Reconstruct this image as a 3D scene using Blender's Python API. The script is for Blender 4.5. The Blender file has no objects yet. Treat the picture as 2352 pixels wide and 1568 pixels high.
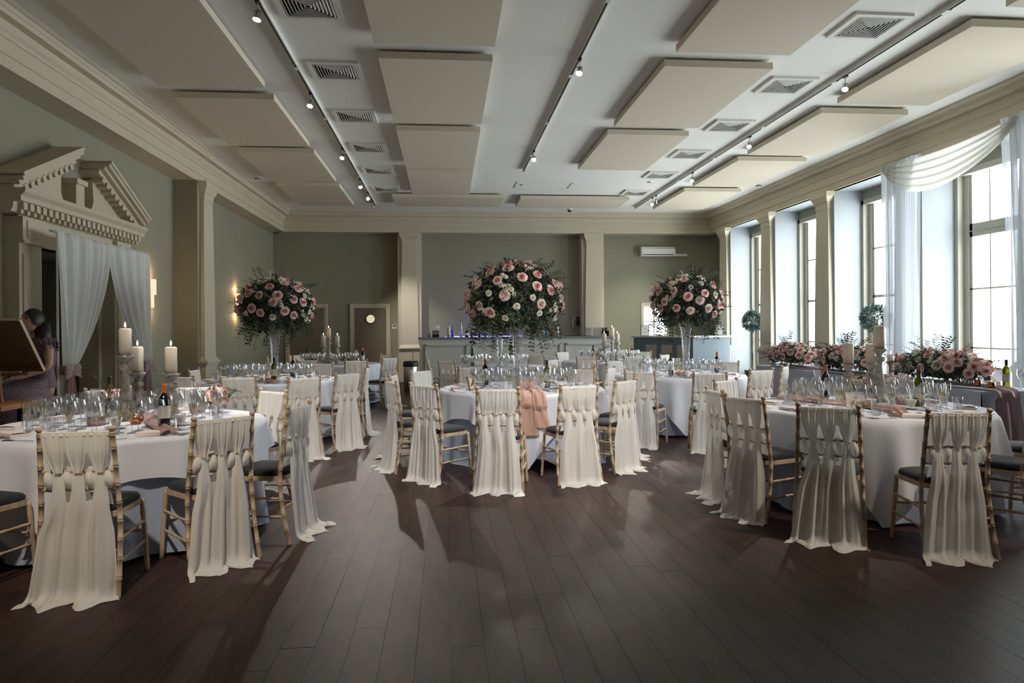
import bpy, math, random
from math import sin, cos, pi, radians as R, sqrt, atan2, hypot
from mathutils import Vector, Matrix
random.seed(7)
SC = bpy.context.scene
COL = SC.collection
# ---------------------------------------------------------------- camera, sky, exposure
W_PX, H_PX = 2352, 1568
cam_d = bpy.data.cameras.new('camera')
cam_d.sensor_width = 36.0
cam_d.lens = 1631.4 * 36.0 / W_PX
cam_d.shift_y = -(H_PX / 2 - 751.9) / W_PX
cam_d.clip_start = 0.05
cam = bpy.data.objects.new('camera', cam_d)
COL.objects.link(cam)
YAW, ROLL = R(5.318), R(-0.398)
fw = Vector((sin(YAW), cos(YAW), 0)); r0 = Vector((cos(YAW), -sin(YAW), 0)); u0 = Vector((0, 0, 1))
rt = cos(ROLL) * r0 + sin(ROLL) * u0; up = -sin(ROLL) * r0 + cos(ROLL) * u0
m = Matrix((rt, up, -fw)).transposed().to_4x4()
m.translation = Vector((0, 0, 1.43))
cam.matrix_world = m
SC.camera = cam

world = bpy.data.worlds.new('overcast_sky'); SC.world = world
world.use_nodes = True
wn = world.node_tree.nodes['Background']
wn.inputs['Color'].default_value = (0.90, 0.96, 1.0, 1)
SKY = 10.0
wn.inputs['Strength'].default_value = SKY

SC.view_settings.view_transform = 'Standard'
SC.view_settings.look = 'None'
SC.view_settings.gamma = 1.0
SC.view_settings.use_curve_mapping = False
SC.view_settings.exposure = 0.36
cy = SC.cycles
cy.use_denoising = True
cy.max_bounces = 10; cy.diffuse_bounces = 6; cy.glossy_bounces = 3; cy.transmission_bounces = 6
cy.transparent_max_bounces = 32
cy.caustics_reflective = False; cy.caustics_refractive = False
cy.sample_clamp_indirect = 6.0

# ---------------------------------------------------------------- helpers
def tag(o, label=None, cat=None, group=None, kind=None):
    if label: o['label'] = label
    if cat: o['category'] = cat
    if group: o['group'] = group
    if kind: o['kind'] = kind
    return o

def empty(name, loc=(0, 0, 0), rz=0.0, parent=None):
    o = bpy.data.objects.new(name, None)
    COL.objects.link(o); o.location = loc; o.rotation_euler = (0, 0, rz)
    if parent: o.parent = parent
    return o

def copy_tree(o, parent=None):
    c = o.copy(); COL.objects.link(c)
    if parent is not None: c.parent = parent
    for ch in KIDS.get(o.name, []):
        copy_tree(ch, c)
        KIDS.setdefault(c.name, [])
    return c
KIDS = {}

class MB:
    def __init__(s): s.v = []; s.f = []
    def add(s, vs, fs):
        b = len(s.v); s.v += [tuple(p) for p in vs]; s.f += [tuple(i + b for i in f) for f in fs]; return s
    def box(s, x0, x1, y0, y1, z0, z1, M=None):
        vs = [Vector((x, y, z)) for z in (z0, z1) for y in (y0, y1) for x in (x0, x1)]
        if M: vs = [M @ p for p in vs]
        return s.add(vs, [(0, 2, 3, 1), (4, 5, 7, 6), (0, 1, 5, 4), (2, 6, 7, 3), (0, 4, 6, 2), (1, 3, 7, 5)])
    def lathe(s, prof, n=16, c=(0, 0, 0), cap=True, M=None):
        vs = []; fs = []
        for r, z in prof:
            for i in range(n):
                a = 2 * pi * i / n; vs.append(Vector((c[0] + r * cos(a), c[1] + r * sin(a), c[2] + z)))
        if M: vs = [M @ p for p in vs]
        for j in range(len(prof) - 1):
            for i in range(n):
                k = (i + 1) % n; fs.append((j * n + i, j * n + k, (j + 1) * n + k, (j + 1) * n + i))
        if cap:
            if prof[0][0] > 1e-4: fs.append(tuple(range(n))[::-1])
            if prof[-1][0] > 1e-4: fs.append(tuple((len(prof) - 1) * n + i for i in range(n)))
        return s.add(vs, fs)
    def tube(s, path, rad, n=8, cap=True):
        pts = [Vector(p) for p in path]; vs = []; fs = []
        if not isinstance(rad, (list, tuple)): rad = [rad] * len(pts)
        ref = Vector((0.13, 0.97, 0.2))
        for i, p in enumerate(pts):
            t = (pts[min(i + 1, len(pts) - 1)] - pts[max(i - 1, 0)]).normalized()
            if abs(t.dot(ref)) > .95: ref = Vector((1, 0, 0))
            a = t.cross(ref).normalized(); b = t.cross(a).normalized()
            for k in range(n):
                q = 2 * pi * k / n; vs.append(p + (a * cos(q) + b * sin(q)) * rad[i])
        for j in range(len(pts) - 1):
            for i in range(n):
                k = (i + 1) % n; fs.append((j * n + i, j * n + k, (j + 1) * n + k, (j + 1) * n + i))
        if cap: fs.append(tuple(range(n))[::-1]); fs.append(tuple((len(pts) - 1) * n + i for i in range(n)))
        return s.add(vs, fs)
    def grid(s, fn, nu, nv, skip=None, closed=False):
        vs = [fn(i / nu, j / nv) for j in range(nv + 1) for i in range(nu + (0 if closed else 1))]
        w = nu + (0 if closed else 1); fs = []
        for j in range(nv):
            for i in range(nu):
                if skip and skip(i / nu, j / nv): continue
                k = (i + 1) % w
                fs.append((j * w + i, j * w + k, (j + 1) * w + k, (j + 1) * w + i))
        return s.add(vs, fs)
    def extr(s, poly, a0, a1, axis='y'):
        # extrude a closed 2-D polygon [(p, q)] along an axis
        n = len(poly); vs = []
        for a in (a0, a1):
            for p, q in poly:
                vs.append({'y': (p, a, q), 'x': (a, p, q), 'z': (p, q, a)}[axis])
        fs = [tuple(range(n))[::-1], tuple(range(n, 2 * n))]
        for i in range(n):
            k = (i + 1) % n; fs.append((i, k, n + k, n + i))
        return s.add(vs, fs)
    def ell(s, c, r, nu=14, nv=9, M=None):
        prof = []
        vs = []; fs = []
        for j in range(nv + 1):
            t = -pi / 2 + pi * j / nv
            for i in range(nu):
                a = 2 * pi * i / nu
                p = Vector((r[0] * cos(t) * cos(a), r[1] * cos(t) * sin(a), r[2] * sin(t)))
                if M: p = M @ p
                vs.append(p + Vector(c))
        for j in range(nv):
            for i in range(nu):
                k = (i + 1) % nu; fs.append((j * nu + i, j * nu + k, (j + 1) * nu + k, (j + 1) * nu + i))
        return s.add(vs, fs)
    def build(s, name, mat, parent=None, smooth=False, bevel=0, loc=None, solid=0):
        me = bpy.data.meshes.new(name); me.from_pydata(s.v, [], s.f); me.update()
        if mat: me.materials.append(mat)
        if smooth:
            me.polygons.foreach_set('use_smooth', [True] * len(me.polygons))
        o = bpy.data.objects.new(name, me); COL.objects.link(o)
        if parent:
            o.parent = parent; KIDS.setdefault(parent.name, []).append(o)
        if loc: o.location = loc
        if smooth == 'auto':
            me.shade_auto = None if False else None
        if bevel:
            md = o.modifiers.new('bevel', 'BEVEL'); md.width = bevel; md.segments = 2; md.limit_method = 'ANGLE'
        return o

def inst(me_obj, name, parent=None, loc=(0, 0, 0), rot=(0, 0, 0), sc=None):
    o = bpy.data.objects.new(name, me_obj.data if hasattr(me_obj, 'data') else me_obj)
    COL.objects.link(o); o.location = loc; o.rotation_euler = rot
    if sc: o.scale = sc if hasattr(sc, '__len__') else (sc, sc, sc)
    if parent: o.parent = parent; KIDS.setdefault(parent.name, []).append(o)
    return o

# ---------------------------------------------------------------- materials
def srgb(r, g, b):
    return tuple(((c / 255 / 12.92) if c / 255 <= 0.04045 else ((c / 255 + 0.055) / 1.055) ** 2.4) for c in (r, g, b))

def mat(name, col, rough=0.6, metal=0.0, noise=None, island=0.0, bump=None, spec=0.5, trans=0.0, coat=0.0, emis=None, stretch=(1, 1, 1), col2=None, sheen=0.0):
    m = bpy.data.materials.new(name); m.use_nodes = True
    nt = m.node_tree; N = nt.nodes; L = nt.links; b = N['Principled BSDF']
    b.inputs['Base Color'].default_value = (*col, 1); b.inputs['Roughness'].default_value = rough
    b.inputs['Metallic'].default_value = metal; b.inputs['Specular IOR Level'].default_value = spec
    if coat: b.inputs['Coat Weight'].default_value = coat
    if sheen: b.inputs['Sheen Weight'].default_value = sheen
    if emis:
        b.inputs['Emission Color'].default_value = (*emis[0], 1); b.inputs['Emission Strength'].default_value = emis[1]
    tc = mp = None
    if noise or bump:
        tc = N.new('ShaderNodeTexCoord'); mp = N.new('ShaderNodeMapping'); mp.inputs['Scale'].default_value = stretch
        L.new(tc.outputs['Object'], mp.inputs['Vector'])
    src = None
    if noise:
        sc, amt = noise
        nz = N.new('ShaderNodeTexNoise'); nz.inputs['Scale'].default_value = sc; nz.inputs['Detail'].default_value = 6
        L.new(mp.outputs['Vector'], nz.inputs['Vector'])
        rp = N.new('ShaderNodeMix'); rp.data_type = 'RGBA'
        c2 = col2 or tuple(c * (1 - amt) for c in col); c1 = col if col2 else tuple(min(1, c * (1 + amt)) for c in col)
        rp.inputs['A'].default_value = (*c1, 1); rp.inputs['B'].default_value = (*c2, 1)
        mr = N.new('ShaderNodeMapRange'); mr.inputs['From Min'].default_value = .35; mr.inputs['From Max'].default_value = .65
        L.new(nz.outputs['Fac'], mr.inputs['Value']); L.new(mr.outputs['Result'], rp.inputs['Factor'])
        src = rp.outputs['Result']; L.new(src, b.inputs['Base Color'])
    if island:
        g = N.new('ShaderNodeNewGeometry'); hs = N.new('ShaderNodeHueSaturation')
        mr = N.new('ShaderNodeMapRange'); mr.inputs['To Min'].default_value = 1 - island; mr.inputs['To Max'].default_value = 1 + island
        L.new(g.outputs['Random Per Island'], mr.inputs['Value']); L.new(mr.outputs['Result'], hs.inputs['Value'])
        if src: L.new(src, hs.inputs['Color'])
        else: hs.inputs['Color'].default_value = (*col, 1)
        L.new(hs.outputs['Color'], b.inputs['Base Color'])
    if bump:
        nz = N.new('ShaderNodeTexNoise'); nz.inputs['Scale'].default_value = bump[0]; nz.inputs['Detail'].default_value = 4
        L.new(mp.outputs['Vector'], nz.inputs['Vector'])
        bp = N.new('ShaderNodeBump'); bp.inputs['Strength'].default_value = bump[1]; bp.inputs['Distance'].default_value = 0.01
        L.new(nz.outputs['Fac'], bp.inputs['Height']); L.new(bp.outputs['Normal'], b.inputs['Normal'])
    if trans:   # cloth: part of the light passes through
        out = N['Material Output']; tr = N.new('ShaderNodeBsdfTranslucent'); mx = N.new('ShaderNodeMixShader')
        tr.inputs['Color'].default_value = (*col, 1); mx.inputs['Fac'].default_value = trans
        L.new(b.outputs['BSDF'], mx.inputs[1]); L.new(tr.outputs['BSDF'], mx.inputs[2]); L.new(mx.outputs['Shader'], out.inputs['Surface'])
    return m

def glass(name, tint=(1, 1, 1), ior=1.45, rough=0.0, base=0.0, milk=0.0):
    # thin-walled glass: transparent with fresnel reflections
    m = bpy.data.materials.new(name); m.use_nodes = True; nt = m.node_tree; N = nt.nodes; L = nt.links
    N.remove(N['Principled BSDF']); out = N['Material Output']
    t = N.new('ShaderNodeBsdfTransparent'); t.inputs['Color'].default_value = (*tint, 1)
    g = N.new('ShaderNodeBsdfGlossy'); g.inputs['Roughness'].default_value = rough
    lw = N.new('ShaderNodeLayerWeight'); lw.inputs['Blend'].default_value = .5
    f = N.new('ShaderNodeMath'); f.operation = 'POWER'; f.inputs[1].default_value = 4.0 if ior > 1.4 else 6.0
    L.new(lw.outputs['Facing'], f.inputs[0])
    if ior <= 1.0: f.inputs[1].default_value = 60.0
    a = N.new('ShaderNodeMath'); a.operation = 'ADD'; a.use_clamp = True; a.inputs[1].default_value = base
    mx = N.new('ShaderNodeMixShader')
    L.new(f.outputs['Value'], a.inputs[0]); L.new(a.outputs['Value'], mx.inputs['Fac'])
    L.new(t.outputs['BSDF'], mx.inputs[1]); L.new(g.outputs['BSDF'], mx.inputs[2])
    last = mx
    if milk:
        d = N.new('ShaderNodeBsdfTranslucent'); d.inputs['Color'].default_value = (*tint, 1)
        d2 = N.new('ShaderNodeBsdfDiffuse'); d2.inputs['Color'].default_value = (*tint, 1)
        m0 = N.new('ShaderNodeMixShader'); m0.inputs['Fac'].default_value = .5
        L.new(d.outputs['BSDF'], m0.inputs[1]); L.new(d2.outputs['BSDF'], m0.inputs[2])
        m2 = N.new('ShaderNodeMixShader'); m2.inputs['Fac'].default_value = milk
        L.new(mx.outputs['Shader'], m2.inputs[1]); L.new(m0.outputs['Shader'], m2.inputs[2]); last = m2
    L.new(last.outputs['Shader'], out.inputs['Surface'])
    return m

def emit(name, col, s):
    m = bpy.data.materials.new(name); m.use_nodes = True; nt = m.node_tree; N = nt.nodes
    N.remove(N['Principled BSDF']); e = N.new('ShaderNodeEmission'); e.inputs['Color'].default_value = (*col, 1); e.inputs['Strength'].default_value = s
    nt.links.new(e.outputs['Emission'], N['Material Output'].inputs['Surface']); return m

M = {}
M['wall'] = mat('wall_paint', srgb(143, 141, 121), .75, noise=(1.3, .03), bump=(60, .05))
M['trim'] = mat('trim_paint', srgb(196, 187, 164), .55, noise=(2, .02))
M['reveal'] = mat('reveal_paint', srgb(158, 165, 168), .6)
M['frame'] = mat('window_frame_paint', srgb(176, 172, 158), .45)
M['ceil'] = mat('ceiling_paint', srgb(236, 236, 228), .8, noise=(.8, .02))
M['panel'] = mat('acoustic_fabric', srgb(212, 203, 182), .95, noise=(150, .04), bump=(300, .1))
M['vent'] = mat('vent_paint', srgb(228, 227, 220), .5)
M['dark'] = mat('dark_void', srgb(30, 30, 28), .9)
M['metal'] = mat('brushed_metal', srgb(190, 190, 188), .28, 1.0)
M['silver'] = mat('cutlery_silver', srgb(200, 200, 200), .15, 1.0)
M['black'] = mat('black_plastic', srgb(22, 22, 24), .45)
M['plank'] = mat('dark_oak_plank', srgb(66, 44, 37), .46, noise=(2.5, .4), island=.22, stretch=(3, .8, 1), col2=srgb(38, 26, 22), bump=(60, .1), spec=.28)
M['gap'] = mat('floor_gap', srgb(18, 14, 12), .9)
M['wood'] = mat('limewashed_beech', srgb(192, 170, 143), .5, noise=(30, .22), stretch=(1, 1, .15))
M['ring'] = M['wood']
M['seat'] = mat('navy_seat_fabric', srgb(20, 26, 38), .85, noise=(200, .1), sheen=.1)
M['sash'] = mat('ivory_chiffon', srgb(246, 245, 242), .8, trans=.30, sheen=.2, bump=(120, .06))
M['linen'] = mat('white_table_linen', srgb(230, 235, 248), .75, trans=.12, bump=(250, .05))
M['lilac'] = mat('pale_blue_linen', srgb(180, 194, 224), .75, trans=.12)
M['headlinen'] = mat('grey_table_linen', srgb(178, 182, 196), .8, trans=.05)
M['pink'] = mat('blush_chiffon', srgb(214, 178, 164), .85, trans=.3)
M['mauve'] = mat('mauve_fabric', srgb(168, 142, 142), .85, trans=.15)
M['napkin'] = mat('napkin_linen', srgb(228, 216, 214), .8)
M['china'] = mat('white_china', srgb(236, 234, 228), .2)
M['glass'] = glass('clear_glass', (.96, .97, .98), 1.5, base=.26, rough=.06)
M['pane'] = glass('window_glass', (.97, .98, .98), 1.3)
M['vase'] = glass('vase_glass', (.95, .97, .98), 1.5, base=.22, rough=.06, milk=.10)
M['sheer'] = glass('sheer_voile', (.80, .83, .86), 1.0, milk=.66)
M['swag'] = glass('voile_swag', (.72, .71, .65), 1.0, milk=.85)
M['drape'] = mat('white_door_drape', srgb(246, 248, 246), .8, trans=.35)
M['fizz'] = mat('champagne', srgb(196, 186, 140), .1)
M['redglass'] = mat('red_wine_bottle_glass', srgb(14, 18, 22), .08)
M['greenglass'] = mat('white_wine_bottle_glass', srgb(120, 122, 48), .1, col2=None)
M['label'] = mat('bottle_label', srgb(214, 214, 206), .6)
M['orange'] = mat('orange_foil', srgb(205, 108, 48), .35)
M['capsule'] = mat('dark_foil', srgb(30, 32, 26), .35)
M['candle'] = mat('ivory_wax', srgb(236, 226, 210), .45, trans=.15)
M['flame'] = emit('candle_flame', (1, .72, .42), 9)
M['stick'] = mat('distressed_silver_wood', srgb(150, 148, 140), .5, noise=(22, .25), col2=srgb(96, 92, 84))
M['stickw'] = mat('distressed_white_wood', srgb(206, 204, 196), .55, noise=(22, .2), col2=srgb(160, 156, 146))
M['stickb'] = mat('brown_turned_wood', srgb(140, 108, 84), .5, noise=(22, .2))
M['leaf'] = mat('dark_leaf', srgb(54, 68, 50), .5, island=.55)
M['leaf2'] = mat('olive_leaf', srgb(104, 116, 96), .5, island=.4)
M['stem'] = mat('green_stem', srgb(70, 80, 52), .6)
M['rpink'] = mat('pink_petal', srgb(248, 216, 212), .65, trans=.15, island=.06)
M['rcore'] = mat('coral_petal', srgb(226, 150, 140), .65, trans=.15, island=.06)
M['rblush'] = mat('blush_petal', srgb(246, 226, 218), .65, trans=.15, island=.06)
M['rwhite'] = mat('cream_petal', srgb(244, 242, 230), .65, trans=.15, island=.06)
M['bulb'] = emit('lamp_glow', (1, .86, .68), 22)
M['sconce'] = emit('sconce_glow', (1, .66, .42), 1.0)
M['barp'] = mat('bar_paint', srgb(196, 198, 190), .5)
M['bartop'] = mat('bar_top', srgb(120, 128, 132), .35)
M['desk'] = mat('slate_blue_paint', srgb(92, 112, 124), .5)
M['deskp'] = mat('desk_panel_paint', srgb(170, 162, 150), .5)
M['skin'] = mat('skin', srgb(196, 150, 126), .55)
M['hair'] = mat('dark_hair', srgb(26, 20, 20), .45)
M['dress'] = mat('mauve_sequin_dress', srgb(110, 90, 100), .5, noise=(60, .4), bump=(140, .6))
M['easel'] = mat('easel_beech', srgb(150, 100, 60), .5)
M['canvas'] = mat('canvas_back', srgb(112, 88, 62), .8)
M['canvedge'] = mat('canvas_edge_lit_tone', srgb(196, 180, 156), .7)  # paler than the back: light catching the edge, put into the colour
M['doorp'] = mat('door_paint', srgb(120, 110, 92), .5)
M['copper'] = mat('copper', srgb(190, 120, 84), .25, 1.0)
M['card'] = mat('card_stock', srgb(226, 214, 206), .7)
M['ink'] = mat('ink', srgb(50, 40, 40), .7)
M['gold'] = mat('gold_frame', srgb(150, 118, 74), .4, .6)
M['pot'] = mat('grey_pot', srgb(120, 120, 116), .7)
M['purple'] = mat('purple_bottle', srgb(90, 80, 190), .1)
M['bluegl'] = mat('blue_bottle', srgb(110, 150, 200), .1)
M['amber'] = mat('amber_spirit', srgb(190, 120, 60), .1)
M['clearb'] = mat('clear_spirit', srgb(190, 200, 214), .08)
# ================================================================ THE ROOM
H = 4.53; XL = -4.24; XLW = -4.62; XR = 7.33; YB = 19.15; YBW = 19.65; ZS = 3.99; YN = -3.0
def struct(name, mb, mt, parent=None, **k):
    o = mb.build(name, mt, parent, **k)
    if not parent: o['kind'] = 'structure'
    return o
# floor: dark slab, planks laid on it
fl = struct('floor', MB().box(-6, 8.3, YN, 20.2, -.12, -.012), M['gap'])
PW, PL = .152, 1.22
rng = random.Random(3)
cells = []
ix = 0; x = -4.7
while x < 8.0:
    off = rng.random() * PL; y = YN - off
    while y < 19.7:
        y0, y1 = max(y, YN), min(y + PL, 19.64)
        if y1 - y0 > .1: cells.append((x, y0, y1))
        y += PL
    x += PW
def seen(c):
    cx_, cy_ = c[0] + PW / 2, (c[1] + c[2]) / 2
    if cy_ < 2.3: return 99
    a = atan2(cx_, cy_) - YAW
    if abs(a) > R(37): return 99
    return cy_ + abs(cx_ - 1.2) * .35
cells.sort(key=seen)
G = .0008
def plank(mb, c, dz): mb.box(c[0] + G, c[0] + PW - G, c[1] + G, c[2] - G, -.012, dz)
for i, c in enumerate(cells[:290]):
    b = MB(); b.box(G, PW - G, G, c[2] - c[1] - G, 0, .012 - rng.random() * .0008)
    o = b.build('plank', M['plank'], fl, loc=(c[0], c[1], -.012))
b = MB()
for c in cells[290:]: plank(b, c, -rng.random() * .0006)
o = b.build('planks_beyond', M['plank'], fl); o['kind'] = 'stuff'

struct('ceiling', MB().box(-5, 8.3, YN, 20.2, H, H + .15), M['ceil'])
# left wall with the door opening
DY0, DY1, DZ = 8.36, 10.06, 2.35
b = MB(); b.box(XLW - .25, XLW, YN, DY0, 0, H); b.box(XLW - .25, XLW, DY1, YBW + .2, 0, H); b.box(XLW - .25, XLW, DY0, DY1, DZ, H)
wl = struct('wall_left', b, M['wall'])
b = MB(); b.box(XLW - .9, XLW - .25, DY0 - .06, DY0, 0, DZ + .06); b.box(XLW - .9, XLW - .25, DY1, DY1 + .06, 0, DZ + .06)
b.box(XLW - .9, XLW - .25, DY0 - .06, DY1 + .06, DZ, DZ + .06); b.box(XLW - .96, XLW - .9, DY0 - .06, DY1 + .06, 0, DZ + .06)
b.build('alcove', M['wall'], wl)
# back wall with one small window opening
WX0, WX1, WZ0, WZ1 = 5.57, 6.22, .8, 2.0
b = MB(); b.box(-5, WX0, YBW, YBW + .2, 0, H); b.box(WX1, 8.3, YBW, YBW + .2, 0, H)
b.box(WX0, WX1, YBW, YBW + .2, WZ1, H); b.box(WX0, WX1, YBW, YBW + .2, 0, WZ0)
struct('wall_back', b, M['wall'])
struct('wall_front', MB().box(-5, 8.3, YN - .2, YN, 0, H), M['wall'])
# right wall
PIERS = [(17.85, 18.45), (15.34, 15.96), (12.9, 13.5), (10.4, 11.0), (7.92, 8.5), (5.45, 6.05), (2.95, 3.55)]
BAYS = [(15.96, 17.85), (13.5, 15.34), (11.0, 12.9), (8.5, 10.4), (6.05, 7.92)]
XG = 8.06
b = MB()
b.box(7.7, 8.25, 18.45, YBW, 0, H); b.box(XR + .06, 8.25, YN, 5.45, 0, H)  # unseen near stretch closed solid, without its window bay, to darken the foreground
for y0, y1 in BAYS: b.box(XR + .5, 8.25, y0, y1, 0, .22); b.box(7.93, 8.25, y0, y1, 3.80, H)
wr = struct('wall_right', b, M['wall'])
b = MB()
for y0, y1 in PIERS: b.box(XR + .05, 8.25, y0 - .0, y1 + .0, 0, ZS + .02)
b.build('reveal', M['reveal'], wr)
b = MB()
for y0, y1 in BAYS: b.box(XR + .02, 7.94, y0 - .01, y1 + .01, ZS, ZS + .05)
b.build('soffit', M['reveal'], wr)

# pilasters: local frame (across, out, up)
def pilaster(name, fn, w, cap=True, zb=.9):
    """fn maps (across, out, z) to room coordinates"""
    def prism(b, z0, z1, w0, w1, d0, d1):
        vs = [fn(-w0, 0, z0), fn(w0, 0, z0), fn(w0, d0, z0), fn(-w0, d0, z0), fn(-w1, 0, z1), fn(w1, 0, z1), fn(w1, d1, z1), fn(-w1, d1, z1)]
        b.add(vs, [(0, 1, 2, 3), (4, 5, 6, 7), (0, 1, 5, 4), (1, 2, 6, 5), (2, 3, 7, 6), (3, 0, 4, 7)])
    b = MB(); h = w / 2
    prism(b, zb + .06, 1.9, h, h * .97, .11, .105); prism(b, 1.9, 3.68, h * .97, h * .80, .105, .09)
    prism(b, zb, zb + .03, h * 1.12, h * 1.06, .14, .125); prism(b, zb + .03, zb + .06, h * 1.06, h, .125, .11)
    root = struct(name, b, M['trim'])
    b = MB(); prism(b, 3.68, 3.72, h * .84, h * .84, .1, .1); prism(b, 3.72, 3.80, h * .82, h * .86, .1, .11); prism(b, 3.80, 3.90, h * .88, h * 1.08, .12, .16); prism(b, 3.90, ZS, h * 1.12, h * 1.12, .165, .165)
    b.build('capital', M['trim'], root)
    b = MB(); prism(b, 0, zb - .1, h * 1.1, h * 1.1, .13, .13); prism(b, 0, .16, h * 1.16, h * 1.16, .15, .15)
    b.build('plinth', M['trim'], root)
    b = MB(); prism(b, zb - .1, zb - .05, h * 1.14, h * 1.2, .145, .16); prism(b, zb - .05, zb - .02, h * 1.24, h * 1.24, .18, .18); prism(b, zb - .02, zb, h * 1.18, h * 1.14, .165, .15)
    b.build('dado_moulding', M['trim'], root)
    return root
for i, (y0, y1) in enumerate(PIERS):
    c = (y0 + y1) / 2
    pilaster('pilaster', lambda a, d, z, c=c: (XR + .06 - d, c + a, z), y1 - y0 - .06)
# left pier + pilaster
for c in (12.95, 5.6):
    struct('pier', MB().box(XLW, XL + .02, c - .36, c + .36, 0, ZS), M['wall'])
    pilaster('pilaster', lambda a, d, z, c=c: (XL + .0 + d, c + a, z), .58)
# back piers + pilasters
for c in (-.965, 4.04):
    struct('pier', MB().box(c - .31, c + .31, YB + .12, YBW, 0, ZS), M['trim'])
    pilaster('pilaster', lambda a, d, z, c=c: (c + a, YB + .14 - d, z), .47, zb=.93)
# entablatures
PROF = [(0, 3.99), (0, 4.11), (.015, 4.115), (.015, 4.26), (.03, 4.265), (.035, 4.30), (.06, 4.33), (.075, 4.36), (.08, 4.39), (.17, 4.395), (.17, 4.44), (.185, 4.45), (.2, 4.48), (.225, 4.49), (.225, H + .01), (-.40, H + .01), (-.40, 3.99)]
struct('trim_1', MB().extr([(XL + p, z) for p, z in PROF], YN, YB + .1, 'y'), M['trim'])
struct('trim_2', MB().extr([(YB - p if p > -.3 else YBW + .05, z) for p, z in PROF], XL - .2, XR + .2, 'x'), M['trim'])
struct('trim_3', MB().extr([(XR - p if p > -.3 else XR + .1, z) for p, z in PROF], YN, YB + .1, 'y'), M['trim'])
struct('baseboard_left', MB().box(XLW, XLW + .02, 10.6, YBW, 0, .18), M['trim'])
struct('baseboard_back', MB().box(XLW, XR, YBW - .02, YBW, 0, .18), M['trim'])
struct('trim_4', MB().box(XLW, XLW + .035, 10.8, YBW, .84, .92).box(XLW, XLW + .02, 10.8, YBW, .78, .84), M['wall'])

# windows of the right wall
def window(n, y0, y1, heavy):
    b = MB(); F = .07
    b.box(7.92, 8.2, y0 - .01, y0 + F, .22, 3.80); b.box(7.92, 8.2, y1 - F, y1 + .01, .22, 3.80)
    b.box(7.92, 8.2, y0, y1, 3.72, 3.81); b.box(7.88, 8.2, y0, y1, .2, .27)
    b.box(8.02, 8.2, y0 + F, y0 + F + .05, .27, 3.72); b.box(8.02, 8.2, y1 - F - .1, y1 - F, .27, 3.72)
    w = struct('window_%d' % n, b, M['frame'])
    a0, a1 = y0 + F + .05, y1 - F - .1
    b = MB(); zs = [.27, 1.07, 1.97, 2.87, 3.72]
    for k, z in enumerate(zs[1:-1]):
        t = .012
        if heavy and k == 2: t = .1
        if not heavy and k == 1: t = .024
        b.box(XG - .02, XG + .02, a0, a1, z - t, z + t)
        if heavy and k == 2: b.box(XG - .035, XG, a0, a1, z - .02, z - .008)
    b.box(XG - .02, XG + .02, a0, a0 + .05, zs[0], zs[-1]); b.box(XG - .02, XG + .02, a1 - .05, a1, zs[0], zs[-1])
    nc = 4; ys = [a0 + (a1 - a0) * i / nc for i in range(nc + 1)]
    for yy in ys[1:-1]: b.box(XG - .016, XG + .016, yy - .012, yy + .012, zs[0], zs[-1])
    b.build('glazing_bars', M['frame'], w)
    for i in range(nc):
        for j in range(4):
            p = MB(); p.add([(XG, ys[i], zs[j]), (XG, ys[i + 1], zs[j]), (XG, ys[i + 1], zs[j + 1]), (XG, ys[i], zs[j + 1])], [(0, 1, 2, 3)])
            p.build('pane', M['pane'], w)
    struct('trim_%d' % (10 + n), MB().box(XR + .44, 7.93, y0, y1, .2, .25), M['reveal'])
    pl = bpy.data.lights.new('window_portal', 'AREA'); pl.shape = 'RECTANGLE'; pl.size = 3.4; pl.size_y = y1 - y0 - .2
    pl.cycles.is_portal = True
    lo = bpy.data.objects.new('window_portal', pl); COL.objects.link(lo); lo.location = (8.22, (y0 + y1) / 2, 2.0); lo.rotation_euler = (0, R(90), 0)
for n, (y0, y1) in enumerate(BAYS): window(n + 1, y0, y1, n == 3)
# small back window
b = MB(); b.box(WX0 - .08, WX1 + .08, YBW - .03, YBW + .0, WZ1, WZ1 + .1); b.box(WX0 - .08, WX0, YBW - .03, YBW, WZ0, WZ1); b.box(WX1, WX1 + .08, YBW - .03, YBW, WZ0, WZ1)
w = struct('window_9', b, M['trim'])
b = MB()
for z in (.8, 1.18, 1.58, 1.98): b.box(WX0, WX1, YBW + .08, YBW + .11, z - .012, z + .012)
for xx in (WX0, (WX0 + WX1) / 2, WX1): b.box(xx - .014, xx + .014, YBW + .08, YBW + .11, WZ0, WZ1)
b.build('glazing_bars', M['frame'], w)
for i in range(2):
    for j in range(3):
        x0_ = WX0 + i * .325; z0_ = .8 + .4 * j
        MB().add([(x0_, YBW + .1, z0_), (x0_ + .325, YBW + .1, z0_), (x0_ + .325, YBW + .1, z0_ + .4), (x0_, YBW + .1, z0_ + .4)], [(0, 1, 2, 3)]).build('pane', M['pane'], w)

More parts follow.
